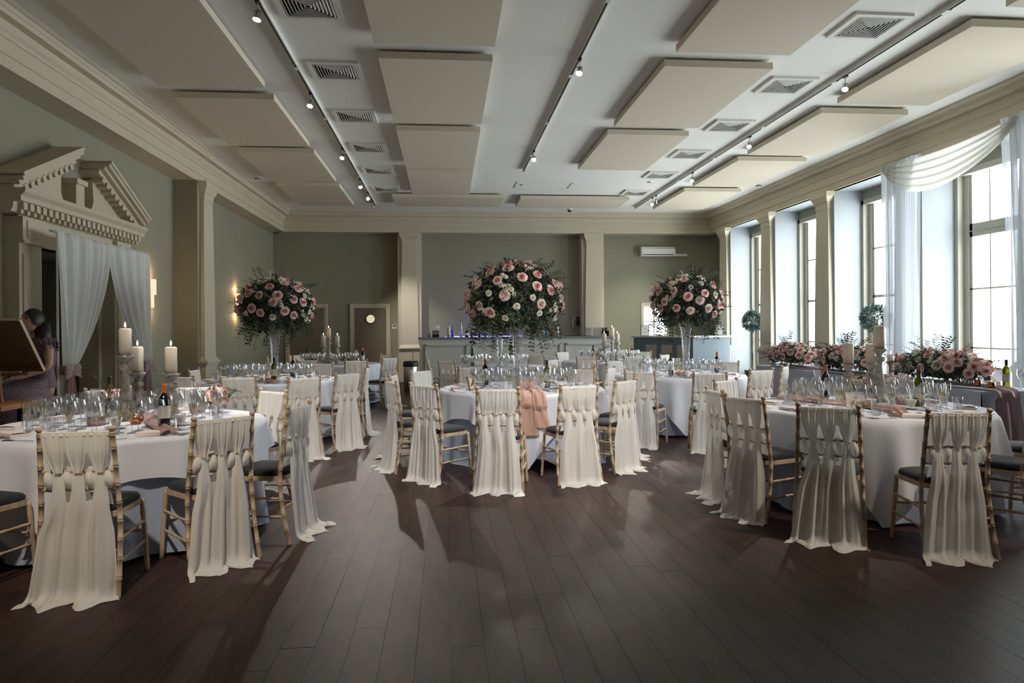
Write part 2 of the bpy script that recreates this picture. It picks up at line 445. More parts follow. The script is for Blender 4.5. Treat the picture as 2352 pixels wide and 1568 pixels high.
# doors of the back wall
def back_door(n, x0, x1, port):
    z1 = 2.1; b = MB()
    for e0, e1, d in ((0, .045, .05), (.045, .085, .035), (.085, .11, .025)):
        b.box(x0 + e0, x0 + e1, YBW - d, YBW, 0, z1 - e0); b.box(x1 - e1, x1 - e0, YBW - d, YBW, 0, z1 - e0); b.box(x0 + e1, x1 - e1, YBW - d, YBW, z1 - e1, z1 - e0)
    dr = struct('door_%d' % n, b, M['trim'])
    b = MB(); b.box(x0 + .11, x1 - .11, YBW - .015, YBW - .001, 0, z1 - .11); b.build('door_leaf', M['doorp'], dr)
    b = MB(); b.box(x0 + .17, x1 - .17, YBW - .02, YBW - .001, .06, .26); b.build('kick_plate', M['metal'], dr)
    if port:
        cx_ = (x0 + x1) / 2; b = MB()
        b.lathe([(.11, 0), (.13, .0), (.14, .012), (.13, .024), (.11, .024)], 28, cap=False, M=Matrix.Translation((cx_ + .01, YBW - .014, 1.69)) @ Matrix.Rotation(R(90), 4, 'X'))
        b.build('porthole_rim', M['gold'], dr, smooth=True)
        b = MB(); b.lathe([(.0001, 0), (.115, 0)], 28, cap=False, M=Matrix.Translation((cx_ + .01, YBW - .02, 1.69)) @ Matrix.Rotation(R(90), 4, 'X'))
        b.build('porthole_glass', emit('lit_porthole', (1, .9, .68), .55), dr)
back_door(2, -2.59, -1.51, True); back_door(3, -4.3, -3.19, True)

# door surround on the left wall
CYD = 9.2
ds = empty('door_surround', (XLW, CYD, 0)); tag(ds, 'carved cream door surround with broken pediment on left wall', 'door surround')
def dsb(name, b, parent=ds): return b.build(name, M['trim'], parent)
for s in (-1, 1):
    b = MB(); y0, y1 = (s * 1.08 - .21, s * 1.08 + .21)
    b.box(0, .16, y0, y1, 0, 2.38); b.box(0, .2, y0 - .03, y1 + .03, 0, .22); b.box(.16, .175, y0 + .06, y1 - .06, .35, 2.25)
    dsb('side_column', b)
    b = MB(); b.box(0, .2, y0, y1, 2.38, 2.64); b.box(.2, .212, y0 + .07, y1 - .07, 2.43, 2.6); b.box(0, .22, y0 - .01, y1 + .01, 2.36, 2.39); dsb('frieze_block', b)
b = MB(); b.box(0, .14, -1.26, 1.26, 2.35, 2.66); b.box(0, .17, -1.0, 1.0, 2.35, 2.40); dsb('frieze', b)
b = MB(); b.extr([(0, 2.66), (.2, 2.66), (.22, 2.70), (.23, 2.76), (.30, 2.77), (.30, 2.82), (.34, 2.86), (.35, 2.90), (0, 2.90)], -1.5, 1.5, 'y'); dsb('cornice', b)
dn = dsb('dentil', MB().box(.2, .28, -.035, .035, 2.69, 2.765).box(.2, .245, -.02, .02, 2.645, 2.69)); dn.location = (0, -1.38, 0)
for i in range(1, 24): inst(dn, 'dentil', ds, (0, -1.38 + i * 2.76 / 23, 0))
TA = atan2(.56, 1.22)
for s in (-1, 1):
    Lk = hypot(1.22, .56)
    Mx = Matrix.Translation((0, s * 1.5, 2.89)) @ Matrix.Rotation(-s * TA if s > 0 else TA, 4, 'X')
    if s > 0: Mx = Mx @ Matrix.Scale(-1, 4, (0, 1, 0))
    b = MB()
    for (x1, z0, z1) in ((.24, -.02, .05), (.30, .04, .09), (.35, .085, .15), (.37, .13, .17)): b.box(0, x1, 0, Lk, z0, z1, Mx)
    dsb('raking_cornice', b)
    for i in range(9): yy = .2 + i * .125; dsb('raking_dentil', MB().box(.1, .25, yy - .035, yy + .035, -.07, 0, Mx))
    # tympanum half with a scooped inner edge
    pts = [(s * 1.35, 2.9), (s * .1, 2.9), (s * .1, 2.98)]
    for k in range(9):
        a = -pi / 2 + pi / 2 * k / 8 * 1.05
        pts.append((s * (.22 + .17 * cos(a)), 3.11 + .17 * sin(a)))
    pts += [(s * .36, 3.36), (s * .40, 3.36)]
    b = MB(); b.extr(pts, 0, .12, 'x'); dsb('tympanum', b)
b = MB(); b.box(0, .15, -.1, .1, 2.9, 3.22); b.box(0, .18, -.13, .13, 3.22, 3.28); dsb('pedestal', b)
# door inside the opening
dr = struct('door_1', MB().box(XLW - .86, XLW - .8, DY0 + .0, DY1, 0, DZ - .1), M['doorp'])
b = MB()
for y0, y1 in ((DY0 + .1, 9.12), (9.28, DY1 - .1)):
    for z0, z1 in ((.2, .95), (1.1, 2.1)):
        b.box(XLW - .8, XLW - .785, y0 + .06, y1 - .06, z0, z1)
b.build('door_panel', M['doorp'], dr)
b = MB(); b.box(XLW - .8, XLW - .76, 9.18, 9.22, 0, DZ - .1); b.build('door_stile', M['trim'], dr)
b = MB(); b.box(XLW - .25, XLW, DY1 - .1, DY1, 0, DZ); b.box(XLW - .25, XLW, DY0, DY0 + .1, 0, DZ); b.build('door_jamb', M['trim'], dr)

# ceiling panels, vents, tracks
def apanel(x0, x1, y0, y1, label):
    o = MB().box(0, x1 - x0, 0, y1 - y0, 4.42, 4.50).build('acoustic_panel', M['panel'], None, loc=(x0, y0, 0), bevel=.004)
    tag(o, label, 'ceiling panel', 'beige acoustic panels under the ceiling')
    b = MB()
    for fx in (.2, .8):
        for fy in (.15, .85): b.box((x1 - x0) * fx - .02, (x1 - x0) * fx + .02, (y1 - y0) * fy - .02, (y1 - y0) * fy + .02, 4.50, H)
    b.build('hangers', M['metal'], o)['kind'] = 'stuff'
rows = [(5.06, 7.55, 'cut off by the top picture edge'), (7.96, 10.42, 'second from the top edge'), (10.84, 13.33, 'third from the top edge'), (13.6, 16.06, 'fourth from the top edge')]
for y0, y1, t in rows: apanel(-.73, .545, y0, y1, 'beige square ceiling panel in the middle row, ' + t)
for y0, y1, t in rows[:3]: apanel(2.52, 3.82, y0, y1, 'beige square ceiling panel left of white vents, ' + t)
lr = [(6.55, 9.04, 'largest and nearest'), (9.5, 11.93, 'second nearest'), (12.33, 14.8, 'third nearest'), (15.2, 17.6, 'farthest')]
for y0, y1, t in lr: apanel(-3.49, -2.21, y0, y1, 'beige ceiling panel beside the left cornice, ' + t)
rr = [(3.8, 6.24, 'only a corner in view'), (6.67, 9.14, 'nearest full one'), (9.55, 12.01, 'second full one'), (12.4, 14.79, 'third full one'), (15.3, 17.7, 'farthest')]
for y0, y1, t in rr: apanel(5.28, 6.58, y0, y1, 'beige ceiling panel beside the window cornice, ' + t)
apanel(-1.2, 1.35, 16.35, 17.62, 'wide beige ceiling panel lying crosswise, left of the pair before the bar')
apanel(1.75, 4.33, 16.42, 17.62, 'wide beige ceiling panel lying crosswise, right of the pair before the bar')

def vent(x0, y0, label):
    root = empty('ceiling_vent', (x0 + .3, y0 + .3, H)); tag(root, label, 'vent', 'square diffusers in two ceiling rows')
    b = MB(); e = .3; i_ = .245
    for a in ((-e, e, -e, -i_), (-e, e, i_, e), (-e, -i_, -i_, i_), (i_, e, -i_, i_)): b.box(*a, -.03, 0)
    b.build('frame', M['vent'], root); MB().box(-i_, i_, -i_, i_, -.002, 0).build('duct_shade', M['dark'], root)  # flat dark sheet stands in for the shade up inside the vent
    for k in range(7):
        r1 = .238 - k * .033; r2 = r1 - .022
        b = MB(); vs = []
        for r_, z in ((r1 + .006, -.004), (r1 - .010, -.030), (r1 - .018, -.030)): vs += [(-r_, -r_, z), (r_, -r_, z), (r_, r_, z), (-r_, r_, z)]
        b.add(vs, [(j + i, j + (i + 1) % 4, j + 4 + (i + 1) % 4, j + 4 + i) for i in range(4) for j in (0, 4)])
        b.build('louvre', M['vent'], root)
    KIDS[root.name] = KIDS.get(root.name, [])
ORD = ['first', 'second', 'third', 'fourth', 'fifth', 'sixth', 'seventh']
for i, y in enumerate((6.62, 8.36, 10.19, 12.0, 13.75, 15.6)): vent(-1.59, y, 'grey square ceiling vent with angled louvres, %s from the top edge in the left row' % ORD[i])
for i, y in enumerate((6.67, 8.47, 10.3, 12.1, 13.84, 15.74)): vent(4.07, y, 'white square ceiling vent with angled louvres, %s from the top edge in the right row' % ORD[i])

def track(x, y0, y1, label):
    t = MB().box(-.02, .02, 0, y1 - y0, 4.475, 4.53).build('light_track', M['vent'], None, loc=(x, y0, 0)); tag(t, label, 'track', 'lighting tracks along the ceiling')
    MB().box(-.008, .008, .01, y1 - y0 - .01, 4.470, 4.476).build('groove', M['dark'], t)
    b = MB()
    for yy in range(1, int(y1 - y0), 2): b.box(-.026, .026, yy - .05, yy + .05, 4.468, 4.5)
    b.build('couplers', M['vent'], t)['kind'] = 'stuff'
track(-1.715, 1.5, 17.8, 'grey lighting track left of the centre'); track(1.53, 1.5, 13.8, 'grey lighting track in the middle of the ceiling'); track(4.874, 1.5, 17.95, 'grey lighting track near the windows')
spd = bpy.data.lights.new('spot_beam', 'SPOT'); spd.energy = 320; spd.color = (1, .94, .86); spd.spot_size = R(46); spd.spot_blend = 1; spd.shadow_soft_size = .04
spn = spd.copy(); spn.energy = 420; spn.color = (1, .84, .66); spn.spot_size = R(44); spn.spot_blend = 1; spn.shadow_soft_size = .12
def spot(x, y, aim, label, beam=True):
    root = empty('track_spotlight', (x, y, 4.47)); tag(root, label, 'spotlight', 'small spotlights on the ceiling tracks')
    MB().box(-.02, .02, -.035, .035, -.02, 0).build('adapter', M['black'], root)
    MB().tube([(0, 0, -.02), (0, .0, -.09)], .007).tube([(-.03, 0, -.09), (.03, 0, -.09)], .006).tube([(-.03, 0, -.09), (-.03, 0, -.13)], .004).tube([(.03, 0, -.09), (.03, 0, -.13)], .004).build('yoke', M['metal'], root)
    d = (Vector(aim) - Vector((x, y, 4.34))).normalized(); q = d.to_track_quat('Z', 'Y').to_matrix().to_4x4(); q = Matrix.Translation((0, 0, -.13)) @ q
    MB().lathe([(.014, -.05), (.02, -.045), (.022, 0), (.034, .035), (.038, .05)], 14, M=q, cap=False).lathe([(.0001, -.05), (.014, -.05)], 14, M=q, cap=False).build('lamp_shade', M['metal'], root, smooth=True)
    MB().lathe([(.0001, .058), (.02, .054), (.035, .046)], 14, M=q, cap=False).build('lamp_lens', M['bulb'], root)
    if beam:
        lo = bpy.data.objects.new('spot_beam', spd if y > 2.8 else spn); COL.objects.link(lo)
        lo.location = Vector((x, y, 4.34)) + d * .08; lo.rotation_euler = d.to_track_quat('-Z', 'Y').to_euler()
SP = [(-1.715, 6.77, (-2.3, 6.0, .7)), (-1.715, 9.36, (-2.4, 7.6, .5)), (-1.715, 12.2, (-2.4, 9.6, .6)), (-1.715, 14.7, (-1.4, 11.5, .6)), (-1.715, 16.1, (-.4, 7.0, .0)), (-1.715, 17.2, (-1.0, 19, 1.4)),
      (1.53, 7.95, (.6, 6.0, .5)), (1.53, 12.15, (1.0, 8.4, .7)), (4.874, 8.25, (3.4, 6.6, .7)), (4.874, 11.0, (3.4, 9.0, .7)), (4.874, 13.66, (3.2, 11.6, .7)), (4.874, 16.1, (5.4, 19.3, 1.4)), (4.874, 16.4, (3.0, 12, .7))]
SL = ['spotlight on left track, first from the top edge', 'spotlight on left track, second from the top edge', 'spotlight on left track, third from the top edge', 'dim spotlight on left track, fourth from the top edge', 'brightest spotlight near the far end of left track', 'last spotlight at the far end of left track',
      'spotlight on middle track, upper and brighter one', 'spotlight on middle track, lower and smaller one', 'spotlight on window side track, first from the top edge', 'spotlight on window side track, second from the top edge', 'spotlight on window side track, third from the top edge', 'dim spotlight of the pair near far end of window side track', 'bright spotlight of the pair near far end of window side track']
for (x, y, a), l in zip(SP, SL): spot(x, y, a, l)
# the same tracks run on over the camera; their next lamps light the near chairs
for x, y, a in ((-1.715, 4.1, (-1.8, 7.4, .6)), (1.53, 3.75, (.4, 7.0, .6)), (1.53, 2.9, (1.2, 7.0, .6)), (4.874, 5.5, (3.3, 8.8, .6)), (-1.715, 1.5, (-1.8, 4.6, .8)), (4.874, 2.7, (2.7, 4.9, .8))):
    spot(x, y, a, 'track spotlight out of view over the camera')
# small ceiling fittings
for x, y, l in ((-4.0, 14.9, 'round smoke detector by left cornice'), (6.85, 15.0, 'round smoke detector by window cornice')):
    root = MB().lathe([(.05, -.05), (.06, -.03), (.06, -.012), (.07, -.01), (.07, 0)], 16, (0, 0, 0)).build('smoke_detector', M['vent'], None, smooth=False, loc=(x + (.2 if x < 0 else 0), y, H)); tag(root, l, 'smoke detector')
    MB().lathe([(.061, -.045), (.061, -.03)], 16, cap=False).build('grille', M['dark'], root)
for x, y, l in ((-2.6, 9.28, 'round recessed downlight between two left ceiling panels'), (4.41, 14.9, 'round recessed downlight below the right vents')):
    root = MB().lathe([(.06, -.004), (.085, -.008), (.09, 0)], 20, cap=False).build('downlight', M['metal'], None, smooth=True, loc=(x, y, H)); tag(root, l, 'downlight')
    MB().lathe([(.0001, -.001), (.06, -.001)], 20, cap=False).build('reflector', M['silver'], root); MB().lathe([(.0001, -.004), (.018, -.004)], 12, cap=False, c=(.02, -.02, 0)).build('bulb', M['bulb'], root)
root = MB().lathe([(.0001, -.09), (.03, -.083), (.05, -.06), (.055, -.035)], 16, cap=False).build('dome_camera', M['black'], None, smooth=True, loc=(3.25, 18.4, H)); tag(root, 'small dark dome camera on ceiling before the back cornice', 'camera')
MB().lathe([(.055, -.035), (.06, -.03), (.06, 0)], 16, cap=False).build('base', M['vent'], root)
hp = MB().box(0, 1.24, 0, .012, -.004, 0).box(0, 1.24, .63, .642, -.004, 0).box(0, .04, 0, .64, -.01, 0).box(1.2, 1.24, 0, .64, -.01, 0).build('access_hatch', M['vent'], None, loc=(1.52, 15.05, H)); tag(hp, 'flush rectangular access hatch outlined in the ceiling', 'hatch')
MB().box(.1, .16, .28, .36, -.004, 0).build('latch', M['dark'], hp)

# wall sconces on the left wall
def sconce(y, label):
    root = empty('wall_sconce', (XLW, y, 1.78)); tag(root, label, 'wall lamp', 'warm glass wall sconces')
    MB().box(0, .02, -.05, .05, .1, .36).build('back_plate', M['metal'], root)
    MB().box(.02, .075, -.01, .01, .2, .23).build('arm', M['metal'], root)
    for nm, r_, z0, z1 in (('upper_shade', .085, .2, .44), ('lower_shade', .055, .0, .2)):
        b = MB()
        b.grid(lambda u, v: (.03 + r_ * (1 + .06 * abs(sin(u * pi * 14))) * cos(-pi / 2 + pi * u), r_ * (1 + .06 * abs(sin(u * pi * 14))) * sin(-pi / 2 + pi * u), z0 + (z1 - z0) * v), 84, 1)
        b.build(nm, M['sconce'], root)
    ld = bpy.data.lights.new('sconce_light', 'POINT'); ld.energy = 3.5; ld.color = (1, .6, .32); ld.shadow_soft_size = .03
    for z in (2.3, 1.72):
        lo = bpy.data.objects.new('sconce_light', ld); COL.objects.link(lo); lo.location = (XLW + .1, y, z)
sconce(11.55, 'warm glowing glass sconce beside the left door curtain'); sconce(16.15, 'warm glowing glass sconce behind the left rose arrangement')

# air conditioner, exit light, sign plate
ac = empty('air_conditioner', (5.47, YBW, 3.4)); tag(ac, 'white wall air conditioner high at right end of back wall', 'air conditioner')
MB().extr([(0, .02), (-.17, 0), (-.2, .04), (-.2, .2), (-.15, .27), (0, .27)], 0, .96, 'x').build('case', M['vent'], ac)
MB().box(.04, .92, -.205, -.19, .035, .055).build('outlet_slot', M['dark'], ac); MB().box(.02, .94, -.204, -.198, .07, .2).build('front_flap', M['vent'], ac)
MB().box(.96, 1.0, -.12, 0, .05, .2).box(1.0, 1.36, -.06, 0, .02, .08).build('trunking', M['vent'], ac)
es = empty('emergency_light', (5.83, YBW, 2.26)); tag(es, 'slim emergency light over exit sign beside right rose arrangement', 'emergency light')
MB().box(0, .3, -.07, 0, 0, .07).build('housing', M['vent'], es); MB().box(.02, .28, -.075, -.07, .01, .06).build('diffuser', M['china'], es)
xs = MB().box(0, .26, -.02, 0, 0, .12).build('exit_sign', M['china'], None, loc=(5.92, YBW - .01, 2.1)); tag(xs, 'small green and white exit sign under the emergency light', 'sign')
MB().box(.01, .25, -.024, -.02, .01, .11).build('sign_face', mat('exit_green', srgb(40, 130, 110), .5), xs)
MB().box(.04, .07, -.028, -.024, .03, .09).box(.07, .11, -.028, -.024, .05, .065).box(.16, .22, -.028, -.024, .052, .066).box(.1, .12, -.028, -.024, .02, .09).build('pictogram', M['china'], xs)
sg = MB().box(0, .11, -.015, 0, 0, .12).build('toilet_sign', M['vent'], None, loc=(-1.455, YBW, 1.42)); tag(sg, 'small square sign plate beside the porthole door', 'sign')
MB().box(.015, .095, -.018, -.015, .045, .105).build('sign_face', M['black'], sg)
MB().box(.03, .04, -.02, -.018, .055, .09).box(.06, .07, -.02, -.018, .055, .09).build('pictogram', M['china'], sg)
fp = empty('wall_phone', (3.64, YBW - .02, 1.42)); tag(fp, 'small wall hook with hanging handset by the right bar pilaster', 'phone')
MB().box(0, .08, -.06, 0, .05, .3).build('holder', M['black'], fp); MB().tube([(-.06, -.05, .26), (-.1, -.06, .24), (-.11, -.06, .12), (-.1, -.05, 0)], .014).build('handset', M['vent'], fp)
# ================================================================ CHAIRS
SEATH = .46
def chair_parts(root, seed):
    rg = random.Random(seed)
    def post_path(s):
        # bamboo-turned rear post
        zs = []; rads = []; nodes = [.10, .20, .30, .40, .50, .60, .70, .80, .875]
        z = 0; P = []
        def xy(z):
            t = z / .92
            return (s * (.215 - .035 * t), -.045 + .075 * sin(min(1, z / .46) * pi / 2) - (max(0, z - .46) ** 1.2) * .14)
        ks = sorted([0, .005] + [n + d for n in nodes for d in (-.012, -.008, -.002, .002, .008, .012) if n + d < .884] + [.885, .890, .896, .908, .916, .92])
        for k in ks:
            x, y = xy(k); P.append((x, y, k))
            r = .0135
            for n in nodes:
                if abs(abs(k - n) - .008) < .0031 or abs(k - n) < .0: r = .0165
                if abs(abs(k - n) - .008) < .001: r = .0175
            if k >= .885: r = {.885: .0135, .890: .010, .896: .016, .908: .019, .916: .014, .92: .004}[k]
            rads.append(r)
        return P, rads, xy
    for s in (-1, 1):
        P, rr, xy = post_path(s); MB().tube(P, rr, 8).build('rear_post', M['wood'], root, smooth=True)
    yb = lambda z: xy(z)[1]
    xb = lambda z: abs(xy(z)[0])
    for z in (.865, .675, .575):
        P = []; rr = []
        for i in range(25):
            t = -1 + 2 * i / 24; P.append((t * xb(z), yb(z), z)); rr.append(.0125 if i % 6 == 3 else .0095)
        MB().tube(P, rr, 8).build('back_rail', M['wood'], root, smooth=True)
    # front legs
    for s in (-1, 1):
        P = []; rr = []
        for i in range(23):
            t = i / 22; P.append((s * (.205 - .02 * t), .41 - .03 * t, .43 * t)); rr.append(.0165 if i % 5 == 3 else .0135)
        MB().tube(P, rr, 8).build('front_leg', M['wood'], root, smooth=True)
    def seat_outline(k, n=28, e=0.0):
        pts = []
        for i in range(n):
            a = 2 * pi * i / n; c, s_ = cos(a), sin(a)
            pw = .42
            x = (abs(c) ** pw) * (1 if c > 0 else -1); y = (abs(s_) ** pw) * (1 if s_ > 0 else -1)
            w = .185 + .022 * (y + 1) / 2
            pts.append((x * (w + e), .205 + y * (.20 + e), k))
        return pts
    b = MB(); L_ = [seat_outline(.415), seat_outline(.445), seat_outline(.445, e=-.01)]
    def loft(b, rings):
        n = len(rings[0]); vs = [p for r_ in rings for p in r_]; fs = []
        for j in range(len(rings) - 1):
            for i in range(n):
                k = (i + 1) % n; fs.append((j * n + i, j * n + k, (j + 1) * n + k, (j + 1) * n + i))
        fs.append(tuple(range(n))[::-1]); fs.append(tuple((len(rings) - 1) * n + i for i in range(n))); b.add(vs, fs)
    loft(b, L_); b.build('seat_frame', M['wood'], root)
    b = MB(); loft(b, [seat_outline(.443, e=-.008), seat_outline(.462, e=-.004), seat_outline(.478, e=-.014), seat_outline(.488, e=-.045), seat_outline(.492, e=-.10)]); b.build('seat', M['seat'], root, smooth=True)
    for z, zf in ((.30, .30), (.18, .18)):
        for s in (-1, 1):
            P = []; rr = []
            for i in range(13):
                t = i / 12; P.append((s * (xb(z) * (1 - t) + .195 * t), (yb(z)) * (1 - t) + .39 * t, z)); rr.append(.0105 if i % 4 == 2 else .008)
            MB().tube(P, rr, 6).build('stretcher', M['wood'], root, smooth=True)
    P = [(-.19 + .38 * i / 10, .395, .24) for i in range(11)]; MB().tube(P, [.0105 if i % 3 == 2 else .008 for i in range(11)], 6).build('stretcher', M['wood'], root, smooth=True)
    P = [(-.19 + .38 * i / 10, .005, .24) for i in range(11)]; MB().tube(P, [.0105 if i % 3 == 2 else .008 for i in range(11)], 6).build('stretcher', M['wood'], root, smooth=True)
    # ---- sash: over the top rail, woven between the rails, falling to the floor
    sh = rg.choice((-1, 1)); ph = [rg.random() * 6.28 for _ in range(8)]
    cs = [sh * .012 + c + rg.uniform(-.01, .01) for c in (-.105, .0, .105)]
    b = MB()
    def pleat(u, k=1.0):
        return k * (.55 * sin(u * 41 + ph[0]) + .3 * sin(u * 67 + ph[1]) + .35 * sin(u * 23 + ph[2]))
    def upper(u, v):
        xt = (u - .5) * .335; k = min(2, int(u * 3 + 1e-6)); t = (u * 3 - k) * 2 - 1
        sm = v ** 2.3
        x = xt * (1 - sm) + (cs[k] + t * .022) * sm
        z = .885 - .215 * v + (.004 if v < .06 else 0)
        fold = .5 * cos(t * 8.5 + ph[k]) + .35 * cos(t * 17 + ph[k + 1])
        y = yb(z) - .015 - .012 * (1 - t * t) * sm - .016 * sin(pi * v) * (.5 + .5 * (1 - t * t)) + fold * (.003 + .008 * v * (1 - v) * 2 + .002 * v)
        y -= .010 * max(0, (v - .8) / .2)
        return (x, y, z)
    b.grid(upper, 96, 16, skip=lambda u, v: v > .45 and (abs(u + 1 / 96 - 1 / 3) < .001 or abs(u + 1 / 96 - 2 / 3) < .001))
    b.grid(lambda u, v: ((u - .5) * .335, yb(.885) + .017 * cos(pi * (1 - v)) * -1 + pleat(u, .0015), .868 + .022 * sin(pi * v) + .002), 48, 6)
    # front layer
    def front(u, v):
        z = .88 - .41 * v; w = .335 - .07 * math.exp(-((z - .63) / .08) ** 2) - .02 * v
        k = min(2, int(u * 3 + 1e-6)); t = (u * 3 - k) * 2 - 1
        e = math.exp(-((z - .625) / .075) ** 4); x = (u - .5) * w
        x = x * (1 - e) + (cs[k] + t * .028) * e
        return (x, yb(z) + .018 + pleat(u, .003) + .006 * v, z)
    b.grid(front, 60, 20, skip=lambda u, v: .40 < v < .82 and (abs(u + 1 / 60 - 1 / 3) < .001 or abs(u + 1 / 60 - 2 / 3) < .001))
    # lobes between the rails
    for k, c in enumerate((cs[0] - sh * .055, cs[1] - sh * .055, cs[2] - sh * .055) + ((cs[2] + .05,) if sh > 0 else (cs[0] - .05,))):
        if abs(c) > .165: c = .155 * (1 if c > 0 else -1)
        h0, h1 = .676, .575 + .006 * rg.random(); wd = .025 + .004 * rg.random()
        def lobe(u, v, c=c, h0=h0, h1=h1, wd=wd):
            t = 2 * u - 1; s_ = sin(pi * (.04 + .92 * v)) ** .7
            z = h0 + (h1 - h0) * v
            return (c + sh * .012 * (v - .5) + t * wd * (.25 + .75 * s_), yb(z) + .004 - (.018 + .028 * s_) * (1 - t * t) ** .5 + .002 * sin(t * 14 + ph[3] + k), z)
        b.grid(lobe, 14, 10)
    # skirt
    nb = rg.uniform(.9, 1.1); fr = rg.choice((3, 4, 5)); side = rg.uniform(-.01, .05) * sh; pw_ = .205 + .035 * rg.random()
    def skirt(u, v):
        k = min(2, int(u * 3 + 1e-6)); t = (u * 3 - k) * 2 - 1
        z = .672 * (1 - v) + .003
        sp = min(1, max(0, (v - .19) / .33)); sp = sp * sp * (3 - 2 * sp)
        xa = cs[k] + t * (.022 + .020 * min(1, v / .24))
        wf = .16 + (pw_ - .16) * v ** 1.3
        xf = (u - .5) * 2 * wf + side * v
        x = xa * (1 - sp) + xf * sp
        big = sin(u * 2 * pi * fr / 2 + ph[4]) * .5 + sin(u * 2 * pi * fr + ph[5] + v) * .4 + .16 * sin(u * 2 * pi * 9.3 + ph[6] + 2 * v)
        y = yb(.6) - .022 - .012 * (1 - t * t) * (1 - sp) - .06 * v + big * (.004 + .024 * sp * (.4 + .6 * v)) + .0015 * pleat(u) + .022 * max(0, abs(t) - .55) / .45 * (1 - .5 * v) * (1 if 0 < u * 3 + t * .01 else 1) * (.3 + .7 * sp)
        if z < .055:   # pooling on the floor
            q = (.055 - z) / .055
            y -= q * q * (.045 + .03 * sin(u * 2 * pi * 2.5 + ph[7])) ; z = max(.004 + .012 * abs(sin(u * 31 + ph[1])) * q, z)
            x += side * q * .5 + .012 * q * sin(u * 27)
        return (x, y, z)
    b.grid(skirt, 108, 34, skip=lambda u, v: v < .235 and (abs(u + 1 / 108 - 1 / 3) < .001 or abs(u + 1 / 108 - 2 / 3) < .001))
    # hem folded out on the floor
    def hem(u, v):
        x, y, z = skirt(u, 1.0)
        return (x + (u - .5) * .04 * v + .006 * sin(u * 9 + ph[2]) * v, y - .045 * v * (1 + .5 * sin(u * 2 * pi * 2.5 + ph[3])), z * (1 - v) + .004 + .010 * abs(sin(u * 2 * pi * 3 + ph[0])) * (1 - v) * v * 3)
    b.grid(hem, 72, 4)
    b.build('sash', M['sash'], root, smooth=True)

PROTO = []
for s in range(5):
    r_ = empty('chiavari_chair'); chair_parts(r_, 11 + s * 3); PROTO.append([r_, False])
TC = dict(L=(-2.28, 5.4), R=(3.47, 5.62), C=(.84, 7.95), LM=(-2.38, 9.75), RM=(3.26, 9.75), LB=(-2.2, 14.0), RB=(3.25, 14.0), CB=(.85, 12.3))
NCH = [0]
def chair(x, y, tbl, d=0, label='', var=None):
    """post midpoint, table faced, extra turn in degrees"""
    cx_, cy_ = TC[tbl]; a = atan2(cy_ - y, cx_ - x) - pi / 2 + R(d)
    i = NCH[0] % 5 if var is None else var; NCH[0] += 1
    p = PROTO[i]
    if not p[1]: o = p[0]; p[1] = True
    else: o = copy_tree(p[0])
    # chair origin sits on the floor below the backrest
    o.location = (x, y, 0); o.rotation_euler = (0, 0, a)
    g = {'L': 'front left', 'R': 'front right', 'C': 'central', 'LM': 'left', 'RM': 'right', 'LB': 'back left', 'RB': 'back right', 'CB': 'back centre'}[tbl]
    tag(o, label, 'chair', 'draped chairs at the %s table' % g)
